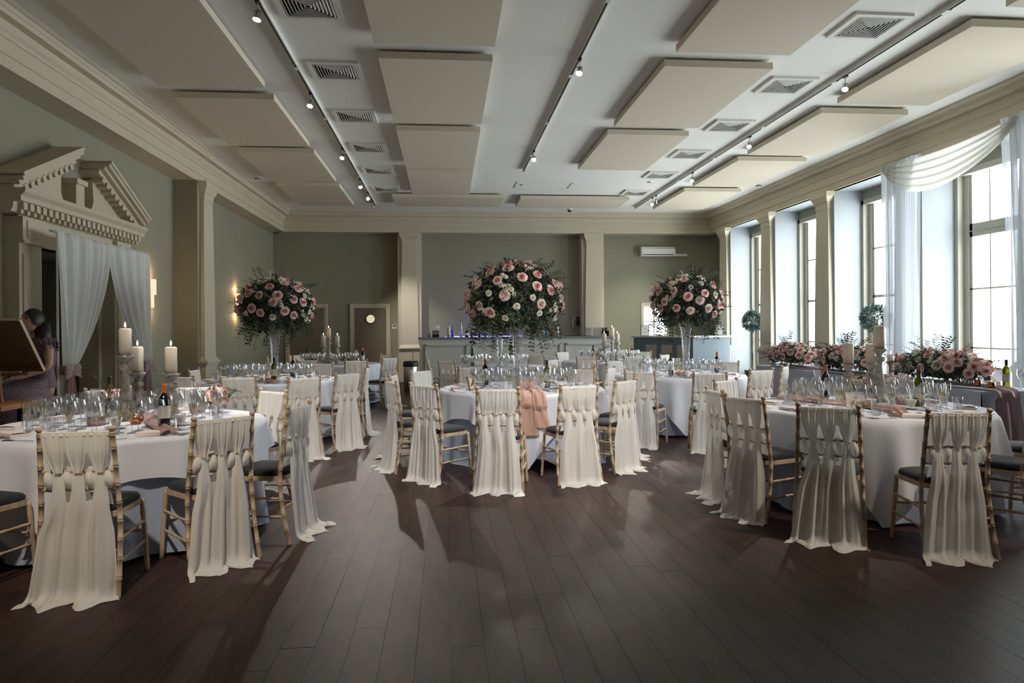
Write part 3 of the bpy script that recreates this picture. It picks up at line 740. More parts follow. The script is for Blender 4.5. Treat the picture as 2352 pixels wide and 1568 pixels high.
CH = [
 # front left table
 (-1.97, 4.01, 'L', -10, 'nearest chair at front left table, beige draped back turned to us'),
 (-1.36, 4.47, 'L', -3, 'draped chair between the nearest one and the edge-on one, front left table'),
 (-1.04, 5.05, 'L', 4, 'chair seen almost edge-on at right of front left table'),
 (-2.75, 4.12, 'L', 0, 'half cut off chair at left picture edge with dark seat and near leg'),
 (-1.5, 6.27, 'L', 0, 'chair across front left table, its cream front framed by two knobs'),
 (-2.35, 6.85, 'L', 0, 'pale chair across front left table behind the tall candlesticks'),
 (-3.05, 6.75, 'L', 6, 'pale chair across front left table behind the rose posy'),
 # left table
 (-2.29, 8.12, 'LM', 4, 'beige draped chair left of two at near side of left table'),
 (-1.55, 7.93, 'LM', 12, 'cream draped chair with a rail of wood showing, near right side of left table'),
 (-1.18, 8.62, 'LM', 0, 'white draped chair with three fabric strands, right of left table'),
 (-1.09, 9.75, 'LM', 0, 'chair right of left table seen from its front, drape flowing behind'),
 (-3.32, 9.78, 'LM', 0, 'far white chair at left end of left table, below the plaster pilaster'),
 (-3.0, 8.42, 'LM', 0, 'darker beige chair at left end of left table, in front of a white one'),
 (-1.9, 11.1, 'LM', 0, 'pale chair behind left table, right of the dark foil wine bottle'),
 (-2.85, 11.1, 'LM', 0, 'pale chair behind left table, left of the glass vase foot'),
 # back left table
 (-1.5, 12.05, 'LB', 0, 'white draped chair at near side of back left table'),
 (-2.35, 12.4, 'LB', 0, 'pale chair at near left side of back left table'),
 (-1.03, 13.0, 'LB', 0, 'white chair standing clear at right of back left table'),
 (-3.35, 13.8, 'LB', 0, 'narrow white chair at left end of back left table'),
 (-3.05, 14.9, 'LB', 0, 'white chair far side of back left table, left of the candles'),
 (-1.25, 14.6, 'LB', 0, 'white chair far side of back left table, below the porthole door'),
 # central table
 (-.53, 7.24, 'C', -8, 'chair left of central table turned edge-on, drape hanging to the left'),
 (-.2, 6.72, 'C', -6, 'cream draped chair at near left of central table'),
 (.45, 6.18, 'C', 0, 'middle one of three near chairs at central table, facing away from us'),
 (1.2, 6.41, 'C', 0, 'draped chair at near right of central table with dark seat to its left'),
 (1.76, 6.93, 'C', -2, 'white draped chair at right of central table, turned right'),
 (2.03, 7.62, 'C', 0, 'chair mostly hidden behind the right one of central table'),
 (-.58, 8.15, 'C', 0, 'chair behind the edge-on one at left of central table, woven strands showing'),
 (-.3, 8.95, 'C', 0, 'white chair far left of central table near the steel bin'),
 (.34, 9.6, 'C', 0, 'pale chair at far side of central table, left of the vase'),
 (1.28, 9.6, 'C', 0, 'pale chair at far side of central table, right of the vase'),
 (1.70, 8.85, 'C', 0, 'pale chair at far right of central table by its edge'),
 (2.1, 9.05, 'CB', 40, 'grey tall-backed chair between central and right tables, front towards us'),
 # back centre table
 (.02, 11.5, 'CB', 0, 'white chair at near left of back centre table'),
 (1.7, 11.5, 'CB', 0, 'white chair at near right of back centre table'),
 (-.3, 12.3, 'CB', 0, 'bright narrow chair at left end of back centre table'),
 (1.72, 13.45, 'CB', 0, 'edge-on chair at right end of back centre table'),
 (.6, 13.5, 'CB', 0, 'pale chair far side of back centre table'),
 # right table
 (2.3, 8.28, 'RM', 0, 'grey woven chair at near left of right table'),
 (2.98, 7.82, 'RM', -6, 'white draped chair with three strands at near side of right table'),
 (3.78, 8.27, 'RM', 0, 'white chair at near right of right table'),
 (4.38, 8.9, 'RM', 0, 'thin edge-on chair right of right table, before the head table'),
 (2.1, 9.9, 'RM', 0, 'bright white chair at left end of right table'),
 (2.6, 10.75, 'RM', 0, 'white chair at far left of right table'),
 (4.2, 10.3, 'RM', 0, 'white chair at far right of right table by the blue desk'),
 (3.5, 11.0, 'RM', 0, 'white chair at far side of right table behind the vase'),
 # back right table
 (2.5, 12.5, 'RB', 0, 'grey draped chair at near side of back right table'),
 (1.95, 13.1, 'RB', 0, 'brown edged chair at left of back right table'),
 (1.98, 14.0, 'RB', 0, 'white chair left of back right table behind a brown edged one'),
 (2.5, 15.1, 'RB', 0, 'striped white chair far left of back right table'),
 (3.35, 12.5, 'RB', 0, 'white chair near side of back right table behind other glasses'),
 (4.1, 13.1, 'RB', 0, 'white chair at near right of back right table'),
 (4.2, 14.9, 'RB', 0, 'white chair far right of back right table before the slate blue desk'),
 # front right table
 (2.24, 5.72, 'R', 4, 'chair at left of front right table turned edge-on, drape trailing left'),
 (2.23, 5.12, 'R', 2, 'beige draped chair next to the edge-on one, front right table'),
 (2.5, 4.46, 'R', 7, 'beige draped chair in the middle of front right group with wood rails showing'),
 (3.12, 4.09, 'R', 4, 'nearest chair at front right table, grey white drape to the floor'),
 (3.98, 4.45, 'R', 8, 'chair cut by right picture edge at front right table'),
 (4.75, 5.1, 'R', 0, 'dark seated chair hidden behind the cut off one, front right table'),
 (2.75, 6.75, 'R', 0, 'white chair at far left of front right table with two knobs'),
 (4.4, 6.62, 'R', 4, 'pale chair across front right table near the carafe'),
]
for x, y, t, d, l in CH: chair(x, y, t, d, l)
for k, (x, y, l) in enumerate(((6.75, 8.25, 'plain white backed chair behind right end of head table'), (6.3, 11.9, 'pale chair at far end of head table by the tree'))):
    TC['H%d' % k] = (5.6, y - .3)
    p = PROTO[k]; o = copy_tree(p[0]); o.location = (x, y, 0); o.rotation_euler = (0, 0, R(95)); tag(o, l, 'chair', 'chairs at the head table')
# ================================================================ TABLES AND CLOTHS
TR = .915
def over_cloth(cx_, cy_, half, rot, seed, name, mt, label, Rt=TR, z0=.753, amp=1.45, group='round tablecloths'):
    rg = random.Random(seed); p = [rg.random() * 6.28 for _ in range(6)]
    def drop(a):
        c = max(abs(cos(a - rot)), abs(sin(a - rot))); return half / c - Rt
    NA = 168
    b = MB(); rings = 5; vs = []; fs = []
    RS = [0.0001, .4, .75, .9, Rt - .01]
    DS = [i / 16 for i in range(1, 17)]
    for r_ in RS:
        for i in range(NA): a = 2 * pi * i / NA; vs.append((cx_ + r_ * cos(a), cy_ + r_ * sin(a), z0))
    for d_ in DS:
        for i in range(NA):
            a = 2 * pi * i / NA; D = drop(a) if half < 5 else .735; s = d_ * D
            rp = .8 * sin(10 * a + p[0] + 1.2 * sin(2 * a + p[4])) + .5 * sin(17 * a + p[1] + .6 * sin(3 * a)) + .45 * sin(6 * a + p[2]) + .2 * sin(29 * a + p[3])
            rp = rp if rp > 0 else rp * .55
            r_ = Rt + .010 + .055 * s * (1 if half < 5 else .35) + amp * rp * (.105 * s ** .85)
            if s < .02: r_ = Rt + .004 + s * .4
            z = z0 - s * .985 + (.004 * rp if s > .05 else 0)
            vs.append((cx_ + r_ * cos(a), cy_ + r_ * sin(a), max(z, .006)))
    n = len(RS) + len(DS)
    for j in range(n - 1):
        for i in range(NA): k = (i + 1) % NA; fs.append((j * NA + i, j * NA + k, (j + 1) * NA + k, (j + 1) * NA + i))
    o = b.add(vs, fs).build(name, mt, None, smooth=True); tag(o, label, 'tablecloth', group); return o
TN = dict(L='front left', R='front right', C='central', LM='left', RM='right', LB='back left', RB='back right', CB='back centre')
CLO = dict(L=(1.16, .5, 9.9), R=(1.20, .35, 9.9), C=(1.18, .75, 1.5), LM=(1.16, .2, 9.9), RM=(1.18, .55, 9.9), LB=(1.16, .4, 9.9), RB=(1.16, .1, 9.9), CB=(1.16, .7, 9.9))
for i, (k, (cx_, cy_)) in enumerate(TC.items()):
    if k[0] == 'H': continue
    root = empty('round_table', (cx_, cy_, 0)); tag(root, 'round folding table hidden under the cloths of the %s table' % TN[k], 'table', 'round banquet tables')
    MB().lathe([(.0001, .72), (TR - .01, .72), (TR - .005, .735), (TR - .01, .745), (.0001, .745)], 48).build('tabletop', M['doorp'], root)
    for a in (45, 135, 225, 315):
        MB().tube([(.42 * cos(R(a)), .42 * sin(R(a)), 0), (.42 * cos(R(a)), .42 * sin(R(a)), .72)], .014, 8).build('leg', M['black'], root)
    h, rot, un = CLO[k]
    over_cloth(cx_, cy_, h, rot, 40 + i, 'tablecloth', M['linen'], 'white square top cloth with hanging corners on the %s round table' % TN[k], z0=.755)
    over_cloth(cx_, cy_, un if un < 5 else 99, rot + .8, 60 + i, 'floor_cloth', M['lilac'], 'bluish white under cloth reaching down below the top cloth of the %s round table' % TN[k], Rt=TR - .05, z0=.748, amp=.75, group='under cloths')

# head table along the windows
hx0, hx1, hy0, hy1 = 5.42, 6.15, 6.75, 12.0
root = empty('head_table', (5.8, 9.4, 0)); tag(root, 'long straight head table along the windows', 'table')
MB().box(hx0 + .01 - 5.8, hx1 - .01 - 5.8, hy0 + .01 - 9.4, hy1 - .01 - 9.4, .71, .735).build('tabletop', M['doorp'], root)
for x in (-.28, .28):
    for y in (-2.5, 0, 2.5): MB().box(x - .02, x + .02, y - .02, y + .02, 0, .71).build('leg', M['black'], root)
b = MB()
b.grid(lambda u, v: (hx0 + (hx1 - hx0) * u, hy0 + (hy1 - hy0) * v, .742), 4, 20)
def hcl(side):
    def f(u, v):
        w = .012 * v * (sin(u * 60) + sin(u * 37 + 1)); z = .742 - .73 * v
        if side == 0: return (hx0 - .004 - .02 * v - w, hy0 + (hy1 - hy0) * u, z)
        if side == 1: return (hx1 + .004 + w, hy0 + (hy1 - hy0) * u, z)
        w = .015 * v * (sin(u * 16) + sin(u * 9 + 1))
        if side == 2: return (hx0 + (hx1 - hx0) * u, hy0 - .004 - .03 * v - w, z)
        return (hx0 + (hx1 - hx0) * u, hy1 + w, z)
    return f
for s_ in range(4): b.grid(hcl(s_), 120 if s_ < 2 else 30, 10)
tag(b.build('tablecloth', M['headlinen'], None, smooth=True), 'grey shaded cloth covering the long head table down to the floor', 'tablecloth')
# runners
def runner(name, pts, width, label, mt, seed=1, nrm=(1, 0)):
    """a chiffon strip following a path (x, y, z), gathered"""
    rg = random.Random(seed); p = [rg.random() * 6 for _ in range(4)]; P = [Vector(q) for q in pts]
    b = MB(); n = 40
    def at_(t):
        t = t * (len(P) - 1); i = min(int(t), len(P) - 2); f = t - i
        p0 = P[max(i - 1, 0)]; p1 = P[i]; p2 = P[i + 1]; p3 = P[min(i + 2, len(P) - 1)]
        return .5 * ((2 * p1) + (p2 - p0) * f + (2 * p0 - 5 * p1 + 4 * p2 - p3) * f * f + (3 * p1 - p0 - 3 * p2 + p3) * f ** 3)
    A = Vector((nrm[0], nrm[1], 0)).normalized(); UPV = Vector((0, 0, 1))
    def f(u, v):
        c = at_(v); t = (at_(min(1, v + .01)) - at_(max(0, v - .01))).normalized(); nn = A.cross(t).normalized()
        if nn.z < -.2: nn = -nn
        w = width * (.92 + .08 * sin(v * 5 + p[0])) * (1 + .35 * v)
        off = (.5 + .5 * sin(u * 11 + p[1] + 2 * sin(v * 5))) * .022 + (.5 + .5 * sin(u * 23 + v * 7 + p[2])) * .006 + .004
        return c + A * ((u - .5) * w) + nn * off
    b.grid(f, 30, 60)
    tag(b.build(name, mt, None, smooth=True), label, 'table runner', 'chiffon table runners')
# central table: the blush runner hangs over the near edge
C0 = TC['C']
runner('table_runner', [(1.0, 8.7, .765), (.93, 8.3, .765), (.86, 7.7, .768), (.82, 7.25, .77), (.80, 7.045, .76), (.79, 6.99, .68), (.785, 6.965, .5), (.79, 6.955, .36)], .20, 'blush pink chiffon runner falling over near edge of central table', M['pink'], 3)
runner('table_runner', [(.90, 7.5, .768), (.91, 7.2, .775), (.915, 7.06, .775), (.92, 6.99, .72), (.93, 6.95, .55), (.95, 6.94, .44)], .13, 'second folded tail of the blush chiffon at near edge of central table', M['pink'], 13)
runner('table_runner', [(3.3, 4.9, .765), (3.45, 5.2, .765), (3.4, 5.6, .765), (3.2, 6.0, .765), (3.1, 6.3, .765)], .16, 'dusky pink chiffon runner across front right table', M['pink'], 4, (1, .4))
runner('table_runner', [(-1.75, 4.72, .765), (-1.95, 5.05, .765), (-2.1, 5.4, .765), (-2.3, 5.9, .765)], .14, 'dusky mauve chiffon runner across front left table', M['mauve'], 5, (1, .4))
runner('table_runner', [(3.0, 15.0, .765), (3.0, 14.0, .768), (2.85, 13.4, .768), (2.68, 13.17, .76), (2.66, 13.10, .65), (2.66, 13.07, .4), (2.66, 13.05, .1)], .30, 'mauve runner hanging over near edge of back right table', M['mauve'], 6)
runner('table_runner', [(3.5, 10.3, .765), (3.3, 9.8, .765), (3.25, 9.3, .766), (3.3, 9.0, .765)], .15, 'pink runner on right table below the vase', M['pink'], 7)
runner('table_runner', [(-2.5, 10.3, .765), (-2.4, 9.7, .765), (-2.2, 9.2, .766), (-2.15, 9.0, .765)], .15, 'pink runner on left table below the vase', M['pink'], 8)
runner('table_runner', [(5.75, 11.8, .755), (5.65, 10.6, .755), (5.7, 9.4, .755), (5.65, 8.2, .755), (5.66, 7.2, .756), (5.66, 6.77, .752), (5.66, 6.69, .68), (5.67, 6.67, .45), (5.68, 6.66, .2)], .22, 'mauve runner along head table hanging down at its near end', M['mauve'], 9)
# ================================================================ GLASS, CHINA, CANDLES
TZ = .756
LIB = {}
def lib(key, fn):
    if key not in LIB: LIB[key] = [fn(), False]
    e = LIB[key]
    if not e[1]: e[1] = True; return e[0]
    return copy_tree(e[0])
OCC = {}
def put(key, fn, x, y, z=TZ, rz=0.0, label='', cat='', group=None, sc=None, rad=.05):
    o = lib(key, fn); o.location = (x, y, z); o.rotation_euler = (0, 0, rz)
    if sc: o.scale = (sc, sc, sc)
    tag(o, label, cat, group); OCC.setdefault(0, []).append((x, y, rad)); return o
def free(x, y, rad): return all((x - a) ** 2 + (y - b) ** 2 > (rad + c) ** 2 for a, b, c in OCC.get(0, []))
def f_wine():
    return MB().lathe([(.0001, .004), (.034, .001), (.034, .003), (.006, .009), (.0035, .02), (.0032, .09), (.008, .1), (.028, .118), (.038, .145), (.038, .17), (.030, .205)], 14, cap=False).build('wine_glass', M['glass'], smooth=True)
def f_flute():
    o = MB().lathe([(.0001, .004), (.030, .001), (.030, .003), (.005, .009), (.0035, .02), (.0032, .075), (.008, .09), (.021, .12), (.027, .155), (.028, .205)], 14, cap=False).build('champagne_flute', M['glass'], smooth=True)
    MB().lathe([(.0001, .084), (.007, .092), (.0195, .12), (.025, .15), (.0255, .165), (.0001, .165)], 12, cap=False).build('sparkling_wine', M['fizzc'], o, smooth=True); return o
def f_tumb():
    return MB().lathe([(.0001, .003), (.028, .003), (.031, .01), (.036, .115)], 14, cap=False).build('tumbler', M['glass'], smooth=True)
def f_carafe():
    o = MB().lathe([(.0001, .003), (.055, .003), (.06, .02), (.058, .08), (.04, .15), (.024, .20), (.024, .215), (.037, .26)], 18, cap=False).build('carafe', M['vase'], smooth=True)
    MB().lathe([(.0001, .005), (.052, .006), (.057, .02), (.056, .06), (.0001, .06)], 16, cap=False).build('drink', M['juice'], o, smooth=True); return o
M['fizzc'] = glass('sparkling_wine_clear', srgb(236, 232, 206), 1.33, base=.05, milk=.18)
M['juice'] = glass('peach_drink', srgb(206, 150, 118), 1.33, base=.03, milk=.5)
M['ggl'] = glass('green_bottle_glass', srgb(128, 130, 50), 1.5, base=.06, milk=.35)
def bottle(kind):
    def f():
        o = MB().lathe([(.0001, .003), (.034, .003), (.037, .012), (.037, .19), (.030, .215), (.0155, .235), (.0145, .29), (.016, .292), (.016, .302), (.0001, .302)], 18, cap=False).build('wine_bottle', M['ggl' if kind == 'white' else 'redglass'], smooth=True)
        MB().lathe([(.0376, .07), (.0376, .155)], 18, cap=False).build('label', M['label'] if kind == 'white' else M['vent'], o)
        MB().lathe([(.0158, .243), (.0158, .29), (.0172, .292), (.0172, .304), (.0001, .305)], 16, cap=False).build('capsule', M['capsule' if kind == 'white' else 'orange'], o, smooth=True); return o
    return f
def f_cup():
    root = empty('cup')
    MB().lathe([(.0001, .012), (.018, .012), (.022, .02), (.034, .045), (.041, .072), (.039, .072), (.030, .04), (.0001, .025)], 18, cap=False).build('bowl', M['china'], root, smooth=True)
    MB().tube([(.036, 0, .062), (.056, 0, .062), (.062, 0, .047), (.050, 0, .032), (.032, 0, .034)], .0035, 6).build('handle', M['china'], root, smooth=True)
    return root
def f_saucer(): return MB().lathe([(.0001, .003), (.035, .003), (.07, .012), (.072, .014), (.03, .008), (.0001, .007)], 22, cap=False).build('saucer', M['china'], smooth=True)
def f_plate(): return MB().lathe([(.0001, .003), (.06, .003), (.088, .012), (.09, .014), (.055, .007), (.0001, .006)], 22, cap=False).build('side_plate', M['china'], smooth=True)
def f_napkin():
    b = MB()
    for k in range(3):
        w, d = .095 - .004 * k, .06 - .003 * k
        b.grid(lambda u, v, k=k, w=w, d=d: ((u - .5) * 2 * w, (v - .5) * 2 * d, .004 + .008 * k + .003 * sin(u * 7 + k) * sin(v * 5) + .005 * (1 - abs(2 * v - 1) ** 6)), 10, 8)
    b.box(-.094, .094, -.058, .058, 0, .018)
    return b.build('napkin', M['napkin'], smooth=False)
def f_knife(): return MB().add([(-.006, 0, .002), (.006, 0, .002), (.007, .09, .004), (-.007, .09, .004), (-.005, .10, .003), (.008, .10, .003), (.010, .17, .003), (.002, .215, .003), (-.005, .16, .003)], [(0, 1, 2, 3), (3, 2, 5, 4), (4, 5, 6, 7, 8)]).box(-.006, .006, 0, .095, 0, .006).build('knife', M['silver'])
def f_fork():
    b = MB().box(-.004, .004, 0, .13, 0, .004).box(-.012, .012, .13, .15, 0, .005)
    for i in range(4): b.box(-.012 + i * .0068, -.012 + i * .0068 + .0036, .15, .2, .001, .005)
    return b.build('fork', M['silver'])
def f_spoon():
    b = MB().box(-.0035, .0035, 0, .12, 0, .004); b.ell((0, .145, .006), (.018, .028, .005), 12, 6); return b.build('spoon', M['silver'], smooth=False)
def f_candle(h=.205, r=.043):
    def f():
        o = MB().lathe([(.0001, .001), (r, .001), (r, h - .012), (r - .004, h - .004), (r - .012, h), (.012, h - .006), (.0001, h - .008)], 22, cap=False).build('pillar_candle', M['candle'], smooth=True)
        MB().tube([(0, 0, h - .01), (.001, 0, h + .012)], .0015, 5).build('wick', M['black'], o)
        MB().lathe([(.0001, 0), (.006, .008), (.0075, .016), (.004, .032), (.0001, .044)], 10, c=(0, 0, h + .006), cap=False).build('flame', M['flame'], o, smooth=True); return o
    return f
def f_candle_out(h=.19, r=.043):
    def f():
        o = MB().lathe([(.0001, .001), (r, .001), (r, h - .006), (r - .006, h), (.02, h - .012), (.0001, h - .015)], 22, cap=False).build('pillar_candle', M['candle'], smooth=True)
        MB().tube([(0, 0, h - .015), (.001, 0, h)], .0015, 5).build('wick', M['black'], o); return o
    return f
def f_stick(h, mt):
    def f():
        P = [(.0001, .002), (.062, .002), (.064, .018), (.05, .028), (.044, .04), (.052, .055), (.054, .075), (.048, .095), (.034, .105), (.046, .115), (.048, .122), (.030, .2), (.022, .27)]
        k0 = h - .14; P = [(a, b_ * k0 / .27) for a, b_ in P]
        P += [(.030, k0 + .008), (.024, k0 + .014), (.036, k0 + .03), (.040, k0 + .048), (.034, k0 + .066), (.022, k0 + .074), (.022, k0 + .082), (.034, k0 + .1), (.054, k0 + .118), (.060, k0 + .122), (.060, k0 + .13), (.0001, k0 + .13)]
        root = MB().lathe(P, 24, cap=False).build('candlestick', M[mt], smooth=True)
        MB().lathe([(.052, h - .012), (.062, h - .008), (.064, h - .001), (.060, h), (.0001, h - .004)], 24, cap=False).build('drip_tray', M['metal'], root, smooth=True)
        b = MB()
        for i in range(14):
            a = 2 * pi * i / 14; b.ell((.037 * cos(a), .037 * sin(a), k0 + .048), (.006, .006, .022), 6, 5)
            b.ell((.049 * cos(a), .049 * sin(a), .065 * k0 / .27), (.008, .008, .026 * k0 / .27), 6, 5)
        g = b.build('gadroon', M[mt], root, smooth=True); g['kind'] = 'stuff'
        return root
    return f
def trio(lst, mt, lab, grp):
    for i, (x, y, zt, lit, l1) in enumerate(lst):
        h = zt - TZ
        put(('st', mt, round(h, 2)), f_stick(h, mt), x, y, TZ, i * 1.1, l1[0], 'candlestick', grp + ' candlesticks', rad=.06)
        put(('cn', lit), f_candle() if lit else f_candle_out(), x, y, zt - .003, 0, l1[1], 'candle', grp + ' candles', rad=.0)
trio([(-2.385, 5.55, 1.242, 1, ('tallest distressed silver candlestick on front left table', 'lit ivory pillar candle on the tallest stick, front left table')),
      (-2.394, 5.78, 1.10, 1, ('silver candlestick half behind the tallest one, front left table', 'lit pillar candle half behind the tallest one, front left table')),
      (-2.076, 5.6, 1.10, 1, ('silver candlestick right of the red wine bottle, front left table', 'lit pillar candle standing right of the other two, front left table'))], 'stick', '', 'front left')
trio([(3.556, 6.0, 1.084, 0, ('leftmost white candlestick of the trio on front right table', 'unlit ivory candle left in the front right trio')),
      (3.858, 6.15, 1.073, 0, ('white candlestick right behind the trio on front right table', 'unlit ivory candle right behind in the front right trio')),
      (3.80, 5.93, 1.222, 1, ('tallest white candlestick on front right table', 'lit ivory candle on tallest stick of front right table'))], 'stickw', '', 'front right')
trio([(-2.374, 14.1, 1.10, 1, ('left white candlestick on back left table', 'left lit candle on back left table')), (-2.289, 14.2, 1.241, 1, ('tallest candlestick on back left table', 'highest lit candle on back left table')), (-2.108, 14.1, 1.096, 1, ('right candlestick on back left table', 'right lit candle on back left table'))], 'stickw', '', 'back left')
trio([(3.158, 14.0, 1.093, 1, ('left white candlestick on back right table', 'left lit candle on back right table')), (3.343, 14.1, 1.213, 1, ('tallest candlestick on back right table', 'highest lit candle on back right table')), (3.40, 13.9, 1.094, 1, ('right candlestick on back right table', 'right lit candle on back right table'))], 'stickw', '', 'back right')
for i, (x, y, zt, mt, l) in enumerate(((5.6, 11.75, .92, 'stickw', 'at far end of head table'), (5.75, 10.35, .93, 'stickb', 'between first and second flowers of head table'), (5.83, 8.85, .95, 'stickb', 'between second and third flowers of head table'), (5.83, 7.15, .955, 'stickb', 'at near end of head table'))):
    root = MB().lathe([(.0001, .001), (.045, .001), (.047, .015), (.03, .025), (.022, .05), (.028, .08), (.02, .11), (.03, .15), (.055, zt - .752 - .01), (.057, zt - .752), (.0001, zt - .752)], 18, cap=False).build('candlestick', M[mt], smooth=True, loc=(x, y, .752)); tag(root, 'short turned wooden candlestick ' + l, 'candlestick', 'head table candlesticks')
    MB().lathe([(.05, zt - .752 - .004), (.058, zt - .752), (.05, zt - .752 + .001)], 18, cap=False).build('tray', M['metal'], root)
    put('cnshort', f_candle(.095, .038), x, y, zt - .001, 0, 'short lit pillar candle ' + l, 'candle', 'head table candles', rad=0)
OCC[0] += [(a, b_, .12) for a, b_ in ((.765, 7.95), (.9, 12.3), (-2.28, 9.75), (3.37, 9.75))]
# posies keep their place free
POSY = [(-2.62, 5.87, 'rose posy in a dark glass left of the candlesticks, front left table'), (3.68, 6.05, 'pale rose posy between candlesticks and place card, front right table'), (-1.85, 5.95, 'peach flower posy behind the red wine bottle, front left table'), (4.1, 6.1, 'white flower posy beside the carafe, front right table'), (-1.95, 13.9, 'pink posy before right candle, back left table'), (3.0, 13.75, 'pale posy left of the candles, back right table'), (3.7, 14.1, 'green posy right of the candles, back right table')]
OCC[0] += [(a, b_, .11) for a, b_, c in POSY]
WB = [(-1.93, 5.08, 'red', 'dark red wine bottle with orange foil on front left table'), (-2.7, 6.0, 'white', 'green wine bottle behind the candlesticks on front left table'), (3.52, 6.32, 'red', 'dark wine bottle with orange foil on front right table'), (3.9, 5.55, 'white', 'green wine bottle behind the carafe on front right table'),
      (1.13, 7.93, 'white', 'green wine bottle with white label standing on central table'), (.46, 8.35, 'red', 'dark wine bottle with orange foil on central table'), (-2.13, 10.15, 'red', 'dark wine bottle with orange foil on left table'), (-2.22, 9.45, 'white', 'green wine bottle with dark foil on left table'),
      (-2.75, 14.4, 'white', 'green wine bottle on back left table'), (-1.6, 13.9, 'red', 'red foil wine bottle on back left table'), (3.1, 9.6, 'white', 'green wine bottle on right table before the vase'), (3.9, 9.95, 'red', 'dark wine bottle with orange foil on right table'),
      (2.93, 14.0, 'white', 'green wine bottle on back right table'), (3.72, 13.95, 'red', 'dark wine bottle with orange foil on back right table'), (.46, 12.5, 'white', 'green wine bottle on back centre table')]
for x, y, k, l in WB: put(('wb', k), bottle(k), x, y, TZ, x * 7, l, 'bottle', 'wine bottles on the round tables', rad=.04)
for x, y, k, l in ((5.86, 6.95, 'white', 'green wine bottle on near end of head table'), (5.95, 10.7, 'red', 'dark wine bottle between first and second flowers of head table'), (5.95, 8.9, 'red', 'dark wine bottle beside second candle of head table')): put(('wb', k), bottle(k), x, y, .752, x * 7, l, 'bottle', 'wine bottles on the head table', rad=.04)
# foreground pieces
for x, y, t in ((-2.256, 5.10, 'before the copper tea light, front left table'), (-1.87, 5.22, 'right of the dark wine bottle, front left table'), (3.417, 5.45, 'left one of two, front right table'), (3.70, 5.36, 'right one of two, front right table'), (1.03, 7.62, 'left of green bottle, central table'), (1.22, 7.72, 'right of green bottle, central table'), (-2.45, 9.1, 'left table'), (3.15, 9.05, 'right table'), (-1.95, 9.1, 'left table by the near right chair')):
    put('saucer', f_saucer, x, y, TZ, 0, 'white china saucer under a cup, ' + t, 'saucer', 'white saucers', rad=.075)
    put('cup', f_cup, x, y, TZ + .005, R(-20 + x * 30), 'white china coffee cup, ' + t, 'cup', 'white cups', rad=0)
put('car', f_carafe, -2.48, 5.30, TZ, 0, 'glass carafe with copper coloured drink on front left table', 'carafe', 'carafes', rad=.065)
put('car', f_carafe, -2.02, 6.0, TZ, 0, 'glass carafe behind the right candlestick on front left table', 'carafe', 'carafes', rad=.065)
put('car', f_carafe, 3.86, 5.70, TZ, 0, 'glass carafe with peach drink on front right table', 'carafe', 'carafes', rad=.065)
put('car', f_carafe, 3.40, 6.6 - .35, TZ, 0, 'glass carafe behind the dark bottle on front right table', 'carafe', 'carafes', rad=.065)
put('car', f_carafe, -1.75, 14.2, TZ, 0, 'glass carafe right of the candles on back left table', 'carafe', 'carafes', rad=.065)
tl = MB().lathe([(.0001, .002), (.03, .002), (.045, .02), (.05, .045), (.044, .07), (.041, .07), (.045, .045), (.03, .01)], 20, cap=False).build('tea_light_holder', M['copper'], smooth=True, loc=(-2.22, 5.33, TZ)); tag(tl, 'hammered copper tea light holder on front left table', 'tea light holder')
MB().lathe([(.0001, .05), (.03, .05), (.03, .03)], 14, cap=False).build('wax', M['candle'], tl); MB().lathe([(.0001, .05), (.005, .058), (.0001, .078)], 8, cap=False).build('flame', M['flame'], tl)
OCC[0].append((-2.22, 5.33, .06))
b = MB().box(-.075, .075, -.004, .004, .0, .13, Matrix.Rotation(R(-12), 4, 'X')); cd = b.build('place_card', M['card'], loc=(3.32, 5.50, TZ)); cd.rotation_euler = (0, 0, R(-8)); tag(cd, 'blush sign card with handwritten words on front right table', 'card')
OCC[0].append((3.32, 5.5, .08))
def words(txt, size, loc, rot, parent, mt):
    cu = bpy.data.curves.new('lettering', 'FONT'); cu.body = txt; cu.size = size; cu.shear = .35; cu.extrude = .0006; cu.align_x = 'CENTER'; cu.materials.append(mt)
    t = bpy.data.objects.new('lettering_curve', cu); COL.objects.link(t); bpy.context.view_layer.update()
    me = bpy.data.meshes.new_from_object(t.evaluated_get(bpy.context.evaluated_depsgraph_get())); bpy.data.objects.remove(t)
    o = bpy.data.objects.new('lettering', me); COL.objects.link(o); o.location = loc; o.rotation_euler = rot; o.parent = parent; return o
words('api', .042, (-.005, -.023, .082), (R(102), 0, 0), cd, M['ink']); words('Lov', .055, (.0, -.013, .028), (R(102), 0, 0), cd, M['ink'])
for x, y, l, rz in ((3.22, 5.86, 'small ornate gold frame seen from its side on front right table', 60), (.28, 7.66, 'small gold frame leaning on its stand on central table', 60)):
    Mx = Matrix.Rotation(R(rz), 4, 'Z') @ Matrix.Rotation(R(-14), 4, 'X')
    o = MB().box(-.06, .06, -.008, .008, 0, .016, Mx).box(-.06, .06, -.008, .008, .134, .15, Mx).box(-.06, -.045, -.008, .008, 0, .15, Mx).box(.045, .06, -.008, .008, 0, .15, Mx).build('table_number_frame', M['gold'], loc=(x, y, TZ + .003)); tag(o, l, 'frame', 'gold table number frames')
    MB().box(-.046, .046, -.002, .002, .015, .135, Mx).build('card', M['card'], o); MB().box(-.01, .01, .02, .024, 0, .11, Matrix.Rotation(R(rz), 4, 'Z') @ Matrix.Rotation(R(18), 4, 'X')).build('strut', M['black'], o)
    OCC[0].append((x, y, .06))
